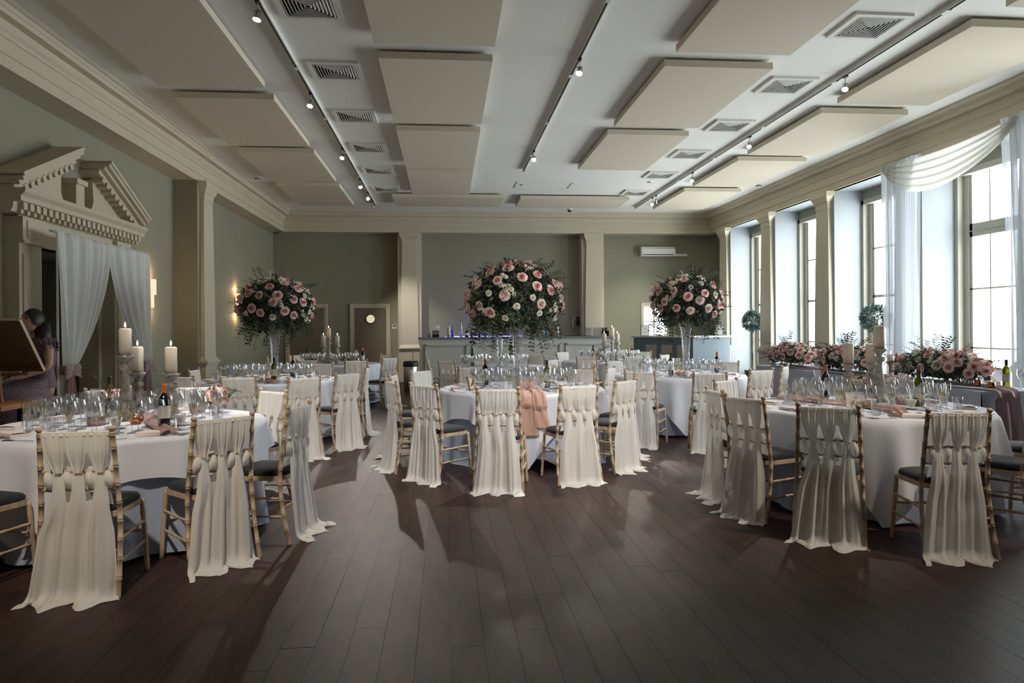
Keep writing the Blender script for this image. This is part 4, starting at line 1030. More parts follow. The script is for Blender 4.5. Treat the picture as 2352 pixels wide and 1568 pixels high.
# place settings
rg = random.Random(21)
for k in ('L', 'R', 'C', 'LM', 'RM', 'LB', 'RB', 'CB'):
    cx_, cy_ = TC[k]; near = k in 'LRC' or k in ('LM', 'RM'); n = 10 if near else 8; tn = TN[k]
    for i in range(n):
        a = 2 * pi * (i + .35) / n + rg.uniform(-.06, .06)
        def P(r_, da, dr=0): return cx_ + r_ * cos(a + da), cy_ + r_ * sin(a + da)
        fx, fy = P(.74, 0)
        if near and free(fx, fy, .06):
            put('napkin', f_napkin, fx, fy, TZ, a + pi / 2 + rg.uniform(-.2, .2), 'folded blush white napkin at a place setting on the %s table' % tn, 'napkin', 'napkins on the %s table' % tn, rad=.08)
            for fn, key, da, lb in ((f_knife, 'knife', .19, 'knife'), (f_fork, 'fork', -.19, 'fork'), (f_spoon, 'spoon', .245, 'spoon')):
                qx, qy = P(.84, da)
                if fn is f_spoon and k not in 'LRC': continue
                if sin(a) < .35 or k in 'LR': put(key, fn, qx, qy, TZ, a + pi / 2 + pi / 2 * 1 + rg.uniform(-.12, .12), 'silver %s at a place setting on the %s table' % (lb, tn), lb, '%s on the %s table' % ({'knife': 'knives', 'fork': 'forks', 'spoon': 'spoons'}[lb], tn), rad=0)
        for key, fn, r_, da, cat in (('wg', f_wine, .56, .10, 'wine glass'), ('fl', f_flute, .60, -.13, 'champagne flute'), ('wg', f_wine, .47, -.04, 'wine glass'), ('wg', f_wine, .44, .22, 'wine glass'), ('fl', f_flute, .52, .34, 'champagne flute'), ('wg', f_wine, .34, .1, 'wine glass'), ('tb', f_tumb, .64, .28, 'tumbler')):
            if not near and r_ > .62: continue
            for tr in range(9):
                x, y = P(r_ + rg.uniform(-.04, .04), da + rg.uniform(-.06, .06))
                if free(x, y, .036):
                    put(key, fn, x, y, TZ, 0, 'clear %s among the place settings on the %s table' % (cat, tn), cat, (cat + 'es' if cat[-1] == 's' else cat + 's') + ' on the %s table' % tn, rad=.036); break
for i in range(8):
    y = 6.95 + i * .62 + rg.uniform(-.1, .1); x = 5.98 + rg.uniform(-.05, .03)
    if free(x, y, .04): put('wg', f_wine, x, y, .752, 0, 'wine glass along the window side of the head table', 'wine glass', 'wine glasses on the head table', rad=.04)
for i, (x, y) in enumerate(((5.72, 6.9), (5.62, 7.05), (5.76, 7.08), (5.62, 6.86))):
    o = MB().lathe([(.0001, .002), (.03, .002), (.036, .02), (.036, .065), (.033, .065), (.033, .01)], 16, cap=False).build('tea_light_holder', M['copper'] if i % 2 else M['vase'], smooth=True, loc=(x, y, .768)); tag(o, ('rose gold' if i % 2 else 'clear faceted') + ' tea light cup, ' + ('nearer' if y < 7 else 'farther') + ' one of its kind at near end of head table', 'tea light holder', 'tea lights on the head table')
    MB().lathe([(.0001, .03), (.026, .03)], 12, cap=False).build('wax', M['candle'], o)

# ================================================================ FLOWERS
def rose_mesh(name, mt, n_out=5, seed=1, tight=1.0, core=None):
    rg = random.Random(seed); b = MB()
    rings = [(.007, .034, .0, 3), (.015, .033, .1, 4), (.025, .028, .3, 5), (.036, .018, .7, 5), (.047, .006, 1.0, 6)]
    for r_, top, fl_, n in rings:
        r_ *= tight
        for i in range(n):
            a0 = 2 * pi * (i + rg.random() * .25) / n + r_ * 90; wd = 1.15 * pi / n + .12; rk = rg.uniform(.92, 1.08); tk = top + rg.uniform(-.003, .003)
            def f(u, v, a0=a0, wd=wd, r_=r_, tk=tk, fl_=fl_, rk=rk):
                t = 2 * u - 1; a = a0 + t * wd * (1 - .2 * v * v)
                rr = r_ * rk * (.55 + .45 * sin(min(1, v * 1.3) * pi / 2)) + (.006 + .010 * fl_) * max(0, v - .7) / .3 * tight - .004 * t * t * v
                z = -.022 + (tk + .022) * v - (.010 * fl_ + .003) * max(0, v - .75) / .25 - .007 * t * t * v
                return (rr * cos(a), rr * sin(a), z)
            b.grid(f, 4, 5)
    nin = (3 + 4) * 20 if core else 0
    b.ell((0, 0, -.004), (.012, .012, .02), 6, 4)
    me = b.build(name, mt, smooth=True); d = me.data
    if core:
        d.materials.append(core)
        for p in d.polygons:
            if p.index < nin: p.material_index = 1
    bpy.data.objects.remove(me); return d
RM = dict(pink=[rose_mesh('rose', M['rpink'], seed=s, core=M['rcore']) for s in (1, 2)], blush=[rose_mesh('rose', M['rblush'], seed=s, core=M['rpink']) for s in (3, 4)], white=[rose_mesh('rose', M['rwhite'], seed=s, tight=.8) for s in (5, 6)])
def leafquad(b, p, d, n_, L_, w):
    s_ = d.cross(n_).normalized(); m_ = p + d * L_ * .5 - n_ * w * .25; t = p + d * L_ + n_ * -.12 * L_
    b.add([p, m_ + s_ * w * .5 + n_ * w * .2, t, m_ - s_ * w * .5 + n_ * w * .2, m_], [(0, 1, 4), (1, 2, 4), (2, 3, 4), (3, 0, 4)])
def rdir(rg, up_=0.0):
    while 1:
        v = Vector((rg.uniform(-1, 1), rg.uniform(-1, 1), rg.uniform(-1, 1)))
        if .1 < v.length < 1: v.normalize(); v.z += up_; return v.normalized()
def arrangement(name, rx, ry, rz_, nrose, nleaf, seed, droop=.35, zmin=-.5, nsmall=20, rs=1.0):
    rg = random.Random(seed); root = empty(name)
    E = lambda d, k=1.0: Vector((d.x * rx * k, d.y * ry * k, d.z * rz_ * k))
    b = MB(); b2 = MB(); st = MB()
    for i in range(nleaf):
        d = rdir(rg)
        if d.z < zmin - .4: continue
        k = rg.uniform(.62, 1.04); p = E(d, k); dd = (d * .6 + rdir(rg) * .9 + Vector((0, 0, -.25))).normalized()
        nn = dd.cross(rdir(rg)).normalized()
        if rg.random() < .55: leafquad(b, p, dd, nn, rg.uniform(.045, .085), rg.uniform(.02, .038))
        else: leafquad(b2, p, dd, nn, rg.uniform(.05, .09), rg.uniform(.009, .015))
    # sprays: stems with leaves poking out, and drooping ones below
    ns = int(nleaf / 34)
    for i in range(ns):
        d = rdir(rg); low = rg.random() < droop
        if low: d.z = rg.uniform(-.75, -.25); d.normalize()
        elif d.z < -.2: d.z = -d.z
        p = E(d, .8); v = Vector((d.x, d.y, d.z * .8)).normalized(); path = [p.copy()]; tgt = b2 if rg.random() < .6 else b
        Ls = rg.uniform(.8, 1.25) * (1.25 if low else 1)
        for j in range(7):
            v = (v + Vector((0, 0, -.30 if low else -.06)) + rdir(rg) * .12).normalized(); p = p + v * .032 * Ls; path.append(p.copy())
            for s_ in (-1, 1):
                sd = v.cross(Vector((.3, .2, 1))).normalized() * s_
                leafquad(tgt, p, (v * .55 + sd).normalized(), v.cross(sd).normalized(), rg.uniform(.035, .06), rg.uniform(.008, .013) if tgt is b2 else rg.uniform(.016, .026))
        st.tube(path, .0018, 4, cap=False)
    b.ell((0, 0, 0), (rx * .62, ry * .62, rz_ * .62), 18, 12)
    b.build('foliage', M['leaf'], root)['kind'] = 'stuff'
    b2.build('olive_sprigs', M['leaf2'], root)['kind'] = 'stuff'
    st.build('sprig_stems', M['stem'], root)['kind'] = 'stuff'
    # roses over the dome, spread by a golden spiral
    ga = pi * (3 - sqrt(5)); rot0 = rg.random() * 6
    for i in range(nrose):
        z = 1 - (i + .5) / nrose * (1 - zmin); r_ = sqrt(max(0, 1 - z * z)); a = ga * i + rot0
        d = Vector((r_ * cos(a), r_ * sin(a), z)) + rdir(rg) * .10; d.normalize()
        q = d.to_track_quat('Z', 'Y').to_euler(); c = rg.choice(('pink', 'pink', 'pink', 'blush', 'white'))
        p = E(d, rg.uniform(1.02, 1.09)) + d * .01; s_ = rg.uniform(.86, 1.06) * rs
        inst(rg.choice(RM[c]), 'rose', root, p, (q.x, q.y, rg.random() * 6), s_ if c != 'white' else s_ * .85).rotation_euler = q
    wm = RM['white']
    for i in range(nsmall):
        d = rdir(rg, .15)
        if d.z < zmin: d.z = -d.z
        q = d.to_track_quat('Z', 'Y').to_euler()
        for j in range(3):
            p = E(d, rg.uniform(1.0, 1.05)) + rdir(rg) * .035 * rs
            inst(wm[j % 2], 'white_blossom', root, p, (0, 0, 0), .55 * rs).rotation_euler = q
    return root
def tallvase(x, y, h, r1, label):
    o = MB().lathe([(.0001, .012), (.055, .01), (.062, .0), (.066, .006), (.06, .02), (.035, .05), (.038, .09), (.044, .2), (.055, .42), (.07, h * .86), (r1, h - .01), (r1 + .006, h)], 24, cap=False).build('trumpet_vase', M['vase'], smooth=True, loc=(x, y, TZ)); tag(o, label, 'vase', 'tall glass trumpet vases')
    MB().lathe([(.0001, .03), (.03, .03), (.034, .09), (.04, .2), (.04, .22), (.0001, .22)], 16, cap=False).build('water', M['glass'], o, smooth=True)
    b = MB(); rg = random.Random(int(x * 10))
    for i in range(3):
        a = rg.random() * 6; b.tube([(.02 * cos(a), .02 * sin(a), .06), (.035 * cos(a + 2), .035 * sin(a + 2), h * .6), (.05 * cos(a + 2.4), .05 * sin(a + 2.4), h + .05)], .0025, 5)
    b.build('stems', M['stem'], o)['kind'] = 'stuff'
tallvase(.80, 7.95, .69, .098, 'tall clear trumpet vase holding flowers on central table')
tallvase(.93, 12.3, .69, .085, 'thinner looking clear trumpet vase on back centre table')
tallvase(-2.28, 9.75, .66, .085, 'tall glass vase on left table holding the left rose arrangement')
tallvase(3.37, 9.75, .72, .10, 'tall clear glass vase on right table holding the right rose arrangement')
A0 = arrangement('rose_arrangement', .50, .50, .40, 68, 5200, 5, droop=.5); A0.location = (.765, 7.95, 1.74); tag(A0, 'largest pink rose and greenery dome on central table', 'flowers', 'tall rose arrangements')
A1 = copy_tree(A0); A1.location = (.93, 12.3, 1.76); A1.rotation_euler = (0, 0, 2.1); tag(A1, 'rose dome hidden behind the largest one, on back centre table', 'flowers', 'tall rose arrangements')
A2 = arrangement('rose_arrangement', .46, .46, .36, 60, 4600, 9, droop=.5); A2.location = (-2.26, 9.75, 1.73); tag(A2, 'pink rose and dark greenery dome above left table', 'flowers', 'tall rose arrangements')
A3 = arrangement('rose_arrangement', .46, .46, .36, 52, 4600, 12, droop=.5); A3.location = (3.38, 9.75, 1.76); tag(A3, 'paler pink rose dome above right table beside the windows', 'flowers', 'tall rose arrangements')
for i, (y, l, L_) in enumerate(((11.2, 'far low rose arrangement on head table', .66), (9.62, 'middle low rose arrangement on head table behind white candles', .60), (7.68, 'nearest low rose arrangement on head table', .66))):
    a_ = arrangement('low_rose_arrangement', .24, L_, .19, 44, 2000, 30 + i, droop=.08, zmin=-.15, nsmall=16); a_.location = (5.66, y, .93); tag(a_, l, 'flowers', 'low arrangements on the head table')
for i, (x, y, l) in enumerate(POSY):
    a_ = arrangement('posy', .07, .07, .055, 7, 160, 50 + i, droop=.1, zmin=.0, nsmall=3, rs=.95); a_.location = (x, y, TZ + .125); tag(a_, l, 'flowers', 'small posies')
    o = MB().lathe([(.0001, .002), (.035, .002), (.042, .02), (.042, .07), (.034, .09), (.036, .1)], 16, cap=False).build('posy_jar', M['vase'], smooth=True, loc=(x, y, TZ)); tag(o, 'small glass jar under the ' + l.split(',')[0].replace('posy ', 'posy, '), 'jar', 'posy jars')
# topiary trees
def tree(x, y, zc, r_, label, seed):
    root = empty('bay_tree', (x, y, 0)); rg = random.Random(seed); tag(root, label, 'tree', 'ball topped trees by the windows')
    MB().lathe([(.0001, .01), (.14, .01), (.19, .34), (.2, .36), (.17, .36), (.16, .32), (.0001, .32)], 20, cap=False).build('pot', M['pot'], root, smooth=True)
    MB().tube([(0, 0, .3), (.01, .0, .7), (-.01, 0, 1.0), (0, 0, zc)], .014, 7).tube([(.02, 0, .3), (-.01, .01, .7), (.015, 0, 1.0), (0, 0, zc)], .01, 7).build('trunk', mat('bark', srgb(110, 96, 80), .8), root)
    b = MB()
    for i in range(1500):
        d = rdir(rg); p = d * r_ * rg.uniform(.55, 1.0) + Vector((0, 0, zc)); dd = (d + rdir(rg) * .8).normalized(); leafquad(b, p, dd, dd.cross(rdir(rg)).normalized(), rg.uniform(.05, .085), rg.uniform(.018, .028))
    b.build('foliage', mat('bay_leaf%d' % seed, srgb(62, 92, 84), .4, island=.4), root)['kind'] = 'stuff'
tree(7.42, 16.65, 1.54, .235, 'small ball topped tree before the second window pier from the back', 1)
tree(7.62, 12.0, 1.55, .24, 'ball topped tree in the window bay left of the voile curtain', 2)
# ================================================================ BAR, DESK, BIN
bar = empty('bar_counter', (-.63, 17.6, 0)); tag(bar, 'long pale grey panelled bar counter across the back of the room', 'bar')
BL = 4.78
MB().box(0, BL, 0, .55, 0, 1.16).build('body', M['barp'], bar)
MB().box(-.05, BL + .05, -.06, .62, 1.16, 1.20).build('worktop', M['bartop'], bar, bevel=.006)
MB().box(0, BL, -.02, 0, 0, .14).build('kick_board', M['barp'], bar)
for i in range(4):
    x0_ = .12 + i * 1.165; x1_ = x0_ + 1.04; z0_, z1_ = .2, 1.03
    b = MB()
    for e, d in ((0, .04), (.025, .025)):
        t = .028
        b.box(x0_ + e, x1_ - e, -d, 0, z1_ - e - t, z1_ - e); b.box(x0_ + e, x1_ - e, -d, 0, z0_ + e, z0_ + e + t)
        b.box(x0_ + e, x0_ + e + t, -d, 0, z0_, z1_); b.box(x1_ - e - t, x1_ - e, -d, 0, z0_, z1_)
    b.build('panel_moulding', M['barp'], bar)
bx = lambda px: -.47 + (px - 978) / 91.5
def spirit(px, h, r_, mt, label, capm='capsule', y=17.95, lab=False):
    o = MB().lathe([(.0001, .002), (r_, .002), (r_, h * .6), (r_ * .8, h * .68), (.012, h * .76), (.012, h * .92)], 14, cap=False).build('spirit_bottle', M[mt], smooth=True, loc=(bx(px), y, 1.2)); tag(o, label, 'bottle', 'bottles on the bar')
    MB().lathe([(.0001, h), (.014, h), (.014, h * .9)], 10, cap=False).build('cap', M[capm], o)
    if lab: MB().lathe([(r_ + .001, h * .2), (r_ + .001, h * .5)], 14, cap=False).build('label', M['label'], o)
for a in ((983, .2, .035, 'clearb', 'short clear bottle at left end of bar'), (993, .17, .035, 'redglass', 'short dark bottle second from left end of bar'), (1028, .36, .045, 'clearb', 'silvery bottle left in the purple glow on the bar'), (1036, .28, .035, 'purple', 'purple bottle behind the silvery one on the bar'),
          (1056, .44, .032, 'clearb', 'tallest thin clear bottle on the bar'), (1069, .2, .05, 'redglass', 'round black bottle with white label on the bar'), (1080, .18, .035, 'purple', 'short purple bottle right of the round black one'), (1098, .2, .035, 'purple', 'purple bottle just left of the big bouquet'), (1112, .22, .035, 'clearb', 'clear bottle half under the big bouquet'),
          (1235, .2, .035, 'amber', 'amber bottle right of the vase on the bar'), (1247, .22, .035, 'clearb', 'clear bottle left of the blue one on the bar'), (1255, .26, .035, 'bluegl', 'pale blue bottle on the bar'), (1265, .2, .035, 'redglass', 'dark bottle beside the pale blue one'), (1273, .19, .04, 'amber', 'amber bottle left of the tall black capped one'), (1281, .34, .035, 'clearb', 'tall black capped bottle at right end of the bottle row')):
    spirit(*a, lab=a[0] in (1069, 1281, 1028))
led = MB().box(0, 1.9, 0, .02, 0, .02).build('light_strip', emit('purple_led', (.32, .25, 1), 2.5), loc=(bx(1024), 18.1, 1.202)); tag(led, 'purple light strip behind the bottles on the bar', 'light strip')
ld = bpy.data.lights.new('led_light', 'AREA'); ld.shape = 'RECTANGLE'; ld.size = 2.0; ld.size_y = .05; ld.energy = 5; ld.color = (.35, .28, 1)
for rx_, yy in ((90, 18.14), (-75, 18.3)):
    lo = bpy.data.objects.new('led_light', ld); COL.objects.link(lo); lo.location = (bx(1110), yy, 1.24); lo.rotation_euler = (R(rx_), 0, 0)
tp = empty('beer_tap', (bx(1003), 17.85, 1.2)); tag(tp, 'chrome beer tap with round badge at left of bar', 'beer tap')
MB().lathe([(.03, 0), (.02, .02), (.018, .2), (.022, .22), (.0001, .23)], 12, cap=False).build('column', M['metal'], tp, smooth=True)
MB().lathe([(.0001, 0), (.055, 0), (.055, .012), (.0001, .012)], 18, cap=False, M=Matrix.Translation((0, -.03, .26)) @ Matrix.Rotation(R(90), 4, 'X')).build('badge', M['china'], tp); MB().tube([(0, -.01, .28), (0, -.02, .40)], .009).build('lever', M['metal'], tp)
tb = MB().box(0, .17, 0, .12, 0, .16).build('till_terminal', M['black'], loc=(bx(990), 17.8, 1.2)); tag(tb, 'small black till terminal on left end of bar', 'till'); MB().box(.01, .16, -.004, 0, .07, .14).build('screen', M['pot'], tb)
mt_ = MB().box(0, .62, 0, .3, 0, .01).build('bar_mat', M['black'], loc=(bx(1296), 17.62, 1.201)); tag(mt_, 'black bar mat on the right half of the bar', 'mat'); MB().box(.02, .6, .02, .28, .01, .013).build('ribs', M['dark'], mt_)
for px, w, l in ((1347, .14, 'left clear acrylic holder on right end of bar'), (1364, .3, 'wide clear acrylic holder on right end of bar')):
    o = MB().box(0, w, 0, .01, 0, .22).box(0, w, .1, .11, 0, .2).build('acrylic_holder', M['vase'], loc=(bx(px), 17.85, 1.2)); tag(o, l, 'holder', 'acrylic holders'); MB().box(0, w, 0, .11, 0, .01).build('foot', M['vase'], o)
cb = MB().box(0, .17, 0, .12, 0, .13).build('utensil_box', M['redglass'], loc=(bx(1384), 17.8, 1.2)); tag(cb, 'dark box of utensils on right end of bar', 'box')
b = MB(); rg = random.Random(4)
for i in range(9): b.tube([(.02 + .015 * i, .05, .1), (.02 + .015 * i + rg.uniform(-.02, .02), .05, .2 + rg.random() * .02)], .008, 6)
b.build('utensils', M['black'], cb)['kind'] = 'stuff'

# slate blue desk with a turned corner
P0, P1, P2 = (4.75, 17.7), (5.86, 16.45), (7.0, 17.0)
dk = empty('reception_desk', (P1[0], P1[1], 0)); tag(dk, 'slate blue reception desk with angled corner near the windows', 'desk')
q = [(P0[0] - P1[0], P0[1] - P1[1]), (0, 0), (P2[0] - P1[0], P2[1] - P1[1]), (P2[0] - P1[0], P2[1] - P1[1] + .6), (0, .75), (P0[0] - P1[0] + .3, P0[1] - P1[1] + .5)]
MB().extr(q, 0, 1.155, 'z').build('body', M['desk'], dk)
def outs(pts, e):
    cx_ = sum(p[0] for p in pts) / len(pts); cy_ = sum(p[1] for p in pts) / len(pts)
    return [(cx_ + (p[0] - cx_) * (1 + e), cy_ + (p[1] - cy_) * (1 + e)) for p in pts]
MB().extr(outs(q, .05), 1.155, 1.195, 'z').build('worktop', M['barp'], dk)
ux, uy = q[0][0], q[0][1]; Lq = hypot(ux, uy); ux /= Lq; uy /= Lq; nx, ny = (uy, -ux) if uy * 1 < 0 else (-uy, ux)
nx, ny = -abs(uy), -abs(ux)
for s0 in (.12, .56, 1.0):
    s1 = s0 + .3; b = MB(); pts = [(ux * s0, uy * s0), (ux * s1, uy * s1), (ux * s1 + nx * .012, uy * s1 + ny * .012), (ux * s0 + nx * .012, uy * s0 + ny * .012)]
    b.extr(pts, .15, .98, 'z'); b.build('front_panel', M['deskp'], dk)
for x, y, l in ((5.02, 17.6, 'left framed card standing on the slate blue desk'), (6.75, 17.1, 'right framed card standing on the slate blue desk')):
    o = MB().box(-.11, .11, 0, .012, 0, .27, Matrix.Rotation(R(8), 4, 'X')).build('framed_card', M['pot'], loc=(x, y, 1.196)); tag(o, l, 'frame', 'framed cards on the desk'); MB().box(-.095, .095, -.003, 0, .015, .255, Matrix.Rotation(R(8), 4, 'X')).build('card', M['china'], o)
    MB().box(-.03, .03, -.005, -.003, .17, .18, Matrix.Rotation(R(8), 4, 'X')).box(-.05, .05, -.005, -.003, .1, .103, Matrix.Rotation(R(8), 4, 'X')).box(-.05, .05, -.005, -.003, .08, .083, Matrix.Rotation(R(8), 4, 'X')).build('print', M['ink'], o)['kind'] = 'stuff'
# bin
bn = MB().lathe([(.0001, .0), (.155, .0), (.16, .01), (.165, .62), (.155, .64)], 26, cap=False).build('waste_bin', M['metal'], smooth=True, loc=(-.80, 16.3, 0)); tag(bn, 'round steel bin with black liner before the left bar pilaster', 'bin')
MB().lathe([(.17, .56), (.176, .60), (.172, .66), (.15, .68), (.13, .62), (.0001, .5)], 26, cap=False).build('bin_liner', M['black'], bn, smooth=True)
MB().tube([(.02, 0, .55), (.07, 0, .93)], .014, 8).build('wooden_stick', M['wood'], bn)

# ================================================================ DRAPES
# white drapes tied back before the left door
XD = -4.2
fr_ = empty('drape_stand', (XD, 9.22, 0)); tag(fr_, 'slim pipe frame carrying the white door curtains', 'frame')
for y in (-1.17, 1.17): MB().tube([(.03, y * .97, 0), (.03, y * .97, 2.5)], .012, 8).build('upright', M['drape'], fr_); MB().box(-.2, .2, y - .2, y + .2, 0, .01).build('foot_plate', M['black'], fr_)
MB().tube([(0, -1.2, 2.5), (0, 1.2, 2.5)], .016, 8).build('crossbar', M['drape'], fr_)
def door_drape(s, label):
    root = empty('door_curtain', (XD, 9.22, 0)); rg = random.Random(5 + s); ph = [rg.random() * 6 for _ in range(4)]
    ty, tz = (-1.0, 1.0) if s < 0 else (1.02, .96)
    def f(u, v):
        # u: 0 outer edge .. 1 inner edge ; v: 0 top .. 1 tie
        z = 2.53 - (2.53 - tz) * v
        yo = s * 1.22 + (ty + s * .05 - s * 1.19) * v
        yi = s * .02 + (ty - s * .06 - s * .02) * (1 - (1 - v) ** 1.0) ** 1.9 * .98 + (-s * .0)
        y = yo + (yi - yo) * u; w = abs(yi - yo)
        am = .028 * (1 + .2 * v)
        x = am * sin(u * 2 * pi * 8 + ph[0]) + .018 * sin(u * 2 * pi * 4.3 + ph[1] + v) + .03 * v
        x += .05
        if v < .03: x = .045 * cos(pi * (1 - v / .03)) * 1 + .4 * (x - .05); z = 2.505 + .03 * sin(pi * v / .03) 
        return (x, y, z)
    MB().grid(f, 120, 34).build('upper_drape', M['drape'], root, smooth=True)
    def g(u, v):
        z = tz - (tz - .02) * v; w = .07 + .16 * v; y = ty + (u - .5) * 2 * w * .8
        return (.03 + .03 * sin(u * 2 * pi * 5 + ph[2]), y, z)
    MB().grid(g, 60, 16).build('lower_drape', M['drape'], root, smooth=True)
    tag(root, label, 'curtain', 'white door curtains')
    tie = empty('curtain_tie', (XD + .03, 9.22 + ty, tz)); tag(tie, 'mauve fabric bow tying the ' + ('left' if s < 0 else 'right') + ' door curtain', 'tie', 'mauve curtain ties')
    MB().lathe([(.075, -.05), (.085, -.02), (.085, .02), (.075, .05)], 18, cap=False).build('band', M['mauve'], tie, smooth=True)
    for q_ in (-1, 1):
        b = MB(); b.grid(lambda u, v: (.08 + .03 * sin(u * pi) + .01 * sin(v * 19), q_ * (.16 * sin(u * pi * .5)), (v - .5) * .12 * (1 - .5 * cos(u * pi * 2) * 0 + .4 * u) - .03 * u), 12, 8); b.build('bow_loop', M['mauve'], tie, smooth=True)
        b = MB(); b.grid(lambda u, v: (.07 + .02 * sin(u * 12 + q_), q_ * (.02 + .07 * v) + (u - .5) * (.05 + .12 * v), -.02 - .62 * v + .03 * sin(u * 6)), 12, 14); b.build('tail', M['mauve'], tie, smooth=True)
door_drape(-1, 'left white door curtain swept left and tied with mauve fabric'); door_drape(1, 'right white door curtain swept right and tied with mauve fabric')

# voile at the windows
def tail(y0, y1, z0, z1, seed, label, curve=0.0):
    rg = random.Random(seed); ph = [rg.random() * 6 for _ in range(4)]
    def f(u, v):
        k = 1 - .12 * sin(pi * v * .7)
        y = (y0 + y1) / 2 + (u - .5) * (y1 - y0) * k + curve * v
        x = 7.1 + .05 * sin(u * 2 * pi * 6 + ph[0]) + .03 * sin(u * 2 * pi * 11 + ph[1]) 
        return (x, y, z0 + (z1 - z0) * v)
    tag(MB().grid(f, 110, 24).build('voile_curtain', M['sheer'], smooth=True), label, 'curtain', 'voile curtains at the windows')
tail(10.08, 10.95, 4.0, .2, 3, 'sheer white voile curtain hanging before the window pier'); tail(7.55, 8.50, 4.05, .2, 4, 'sheer white voile curtain at the right picture edge', -.1)
def swag(u, v):
    # u along the wall, v from the upper hem to the lower one
    y = 10.95 - 2.75 * u
    c = 4 * u * (1 - u)
    top = 4.02 - .10 * c; low = 4.0 - .62 * c ** .75 - .0 * u
    if u > .5: low += .0
    k = v
    z = top + (low - top) * k
    fold = sin(k * 2 * pi * 4.5 + 1.2 * sin(u * 3)) 
    return (7.07 - .10 * c * k + .028 * fold * (.3 + k), y, z + .012 * fold * c)
tag(MB().grid(swag, 70, 60).build('voile_swag', M['swag'], smooth=True), 'sheer swag draped between the two voile curtains under the cornice', 'swag')

# ================================================================ PAINTER AT THE LEFT
pt = empty('wooden_table', (-3.95, 6.15, 0)); tag(pt, 'wooden table with dark legs at left edge holding the easel', 'table')
MB().box(-.55, .50, -.28, .30, .80, .84).build('tabletop', M['easel'], pt, bevel=.004)
for x in (-.48, .38):
    for y in (-.2, .22): MB().box(x - .03, x + .03, y - .03, y + .03, 0, .80).build('leg', M['hair'], pt)
jr = MB().lathe([(.0001, .002), (.028, .002), (.03, .01), (.03, .07), (.026, .08)], 14, cap=False).build('jar', M['ggl'], smooth=True, loc=(-3.86, 5.96, .841)); tag(jr, 'small yellow green glass jar on wooden table', 'jar'); MB().lathe([(.031, .07), (.031, .085), (.0001, .086)], 14, cap=False).build('lid', M['black'], jr)
cd2 = MB().box(-.04, .04, -.003, .003, 0, .09).build('small_card', M['card'], loc=(-3.93, 6.1, .841)); tag(cd2, 'small card standing behind the jar on wooden table', 'card'); MB().box(-.03, .03, -.005, -.003, .02, .022).box(-.03, .03, -.005, -.003, .04, .042).build('print', M['ink'], cd2)['kind'] = 'stuff'
ez = empty('table_easel', (-3.72, 6.35, .84)); tag(ez, 'light wooden tabletop easel holding the canvas', 'easel')
for n_, p_ in (('front_leg', [(-.02, .02, .0), (-.10, -.05, .60)]), ('front_leg', [(-.42, .02, .0), (-.34, -.05, .60)]), ('rear_leg', [(.09, -.16, 0), (-.08, .05, .45)]), ('ledge', [(-.5, .16, .22), (.12, .16, .22)]), ('mast', [(-.22, .1, .1), (-.22, -.16, .72)])):
    MB().tube(p_, .012, 6).build(n_, M['easel'], ez)
cv = empty('canvas', (0, 0, 0)); tag(cv, 'stretched canvas seen from behind with pale lit edge', 'canvas')
B0, B1 = Vector((-3.53, 6.62, 1.085)), Vector((-4.15, 6.72, 1.085)); T0 = Vector((-3.53, 6.27, 1.525)); dv = T0 - B0
nrm = (B1 - B0).cross(dv).normalized()
if nrm.y > 0: nrm = -nrm
def slab(b, p, a, c, t, off=0):
    o = p + nrm * off; vs = [o, o + a, o + a + c, o + c]; vs += [v - nrm * t for v in vs]; b.add(vs, [(0, 1, 2, 3), (7, 6, 5, 4), (0, 4, 5, 1), (1, 5, 6, 2), (2, 6, 7, 3), (3, 7, 4, 0)]); return b
wv = B1 - B0
slab(MB(), B0, wv, dv, .006).build('cloth', M['canvas'], cv)
b = MB(); e = .035
for p, a, c in ((B0, wv, dv.normalized() * e), (B0 + dv - dv.normalized() * e, wv, dv.normalized() * e), (B0, wv.normalized() * e, dv), (B0 + wv - wv.normalized() * e, wv.normalized() * e, dv)): slab(MB(), p, a, c, .02, .018).build('stretcher_bar', M['canvas'], cv)
slab(MB(), B0 - wv.normalized() * .008, wv.normalized() * .008, dv, .026, .019).build('lit_edge', M['canvedge'], cv); slab(MB(), B0 + dv, wv, dv.normalized() * .008, .026, .019).build('top_edge', M['canvedge'], cv)
stl = empty('stool', (-3.92, 7.32, 0)); tag(stl, 'high wooden stool under the seated painter', 'stool')
MB().lathe([(.0001, .74), (.17, .74), (.18, .76), (.17, .78), (.0001, .78)], 20, cap=False).build('seat', M['easel'], stl)
for a in (45, 135, 225, 315): MB().tube([(.19 * cos(R(a)), .19 * sin(R(a)), 0), (.12 * cos(R(a)), .12 * sin(R(a)), .74)], .014, 6).build('leg', M['easel'], stl)

# the painter: one continuous body (skinned skeleton + head, remeshed)
FD = Vector((-.50, -.86, 0)); SD = Vector((.86, -.50, 0))     # facing, her left side (towards picture right)
PB = Vector((-3.92, 7.30, 0))
def W(f, s, z): return PB + FD * f + SD * s + Vector((0, 0, z))
J = dict(pel=W(0, 0, .87), wai=W(.02, 0, 1.02), che=W(.04, 0, 1.22), nek=W(.05, 0, 1.38), hd0=W(.07, 0, 1.43),
         ls=W(.03, .15, 1.33), le=W(.06, .22, 1.08), lw=W(.26, .12, 1.0), lh=W(.33, .08, 1.0), rs=W(.03, -.15, 1.33), re=W(.14, -.22, 1.1), rw=W(.36, -.14, 1.12), rh=W(.43, -.12, 1.13),
         lhip=W(.02, .09, .85), lk=W(.40, .11, .84), la=W(.36, .11, .42), lf=W(.48, .11, .36), rhip=W(.02, -.09, .85), rk=W(.40, -.1, .84), ra=W(.36, -.1, .42), rf=W(.48, -.1, .36))
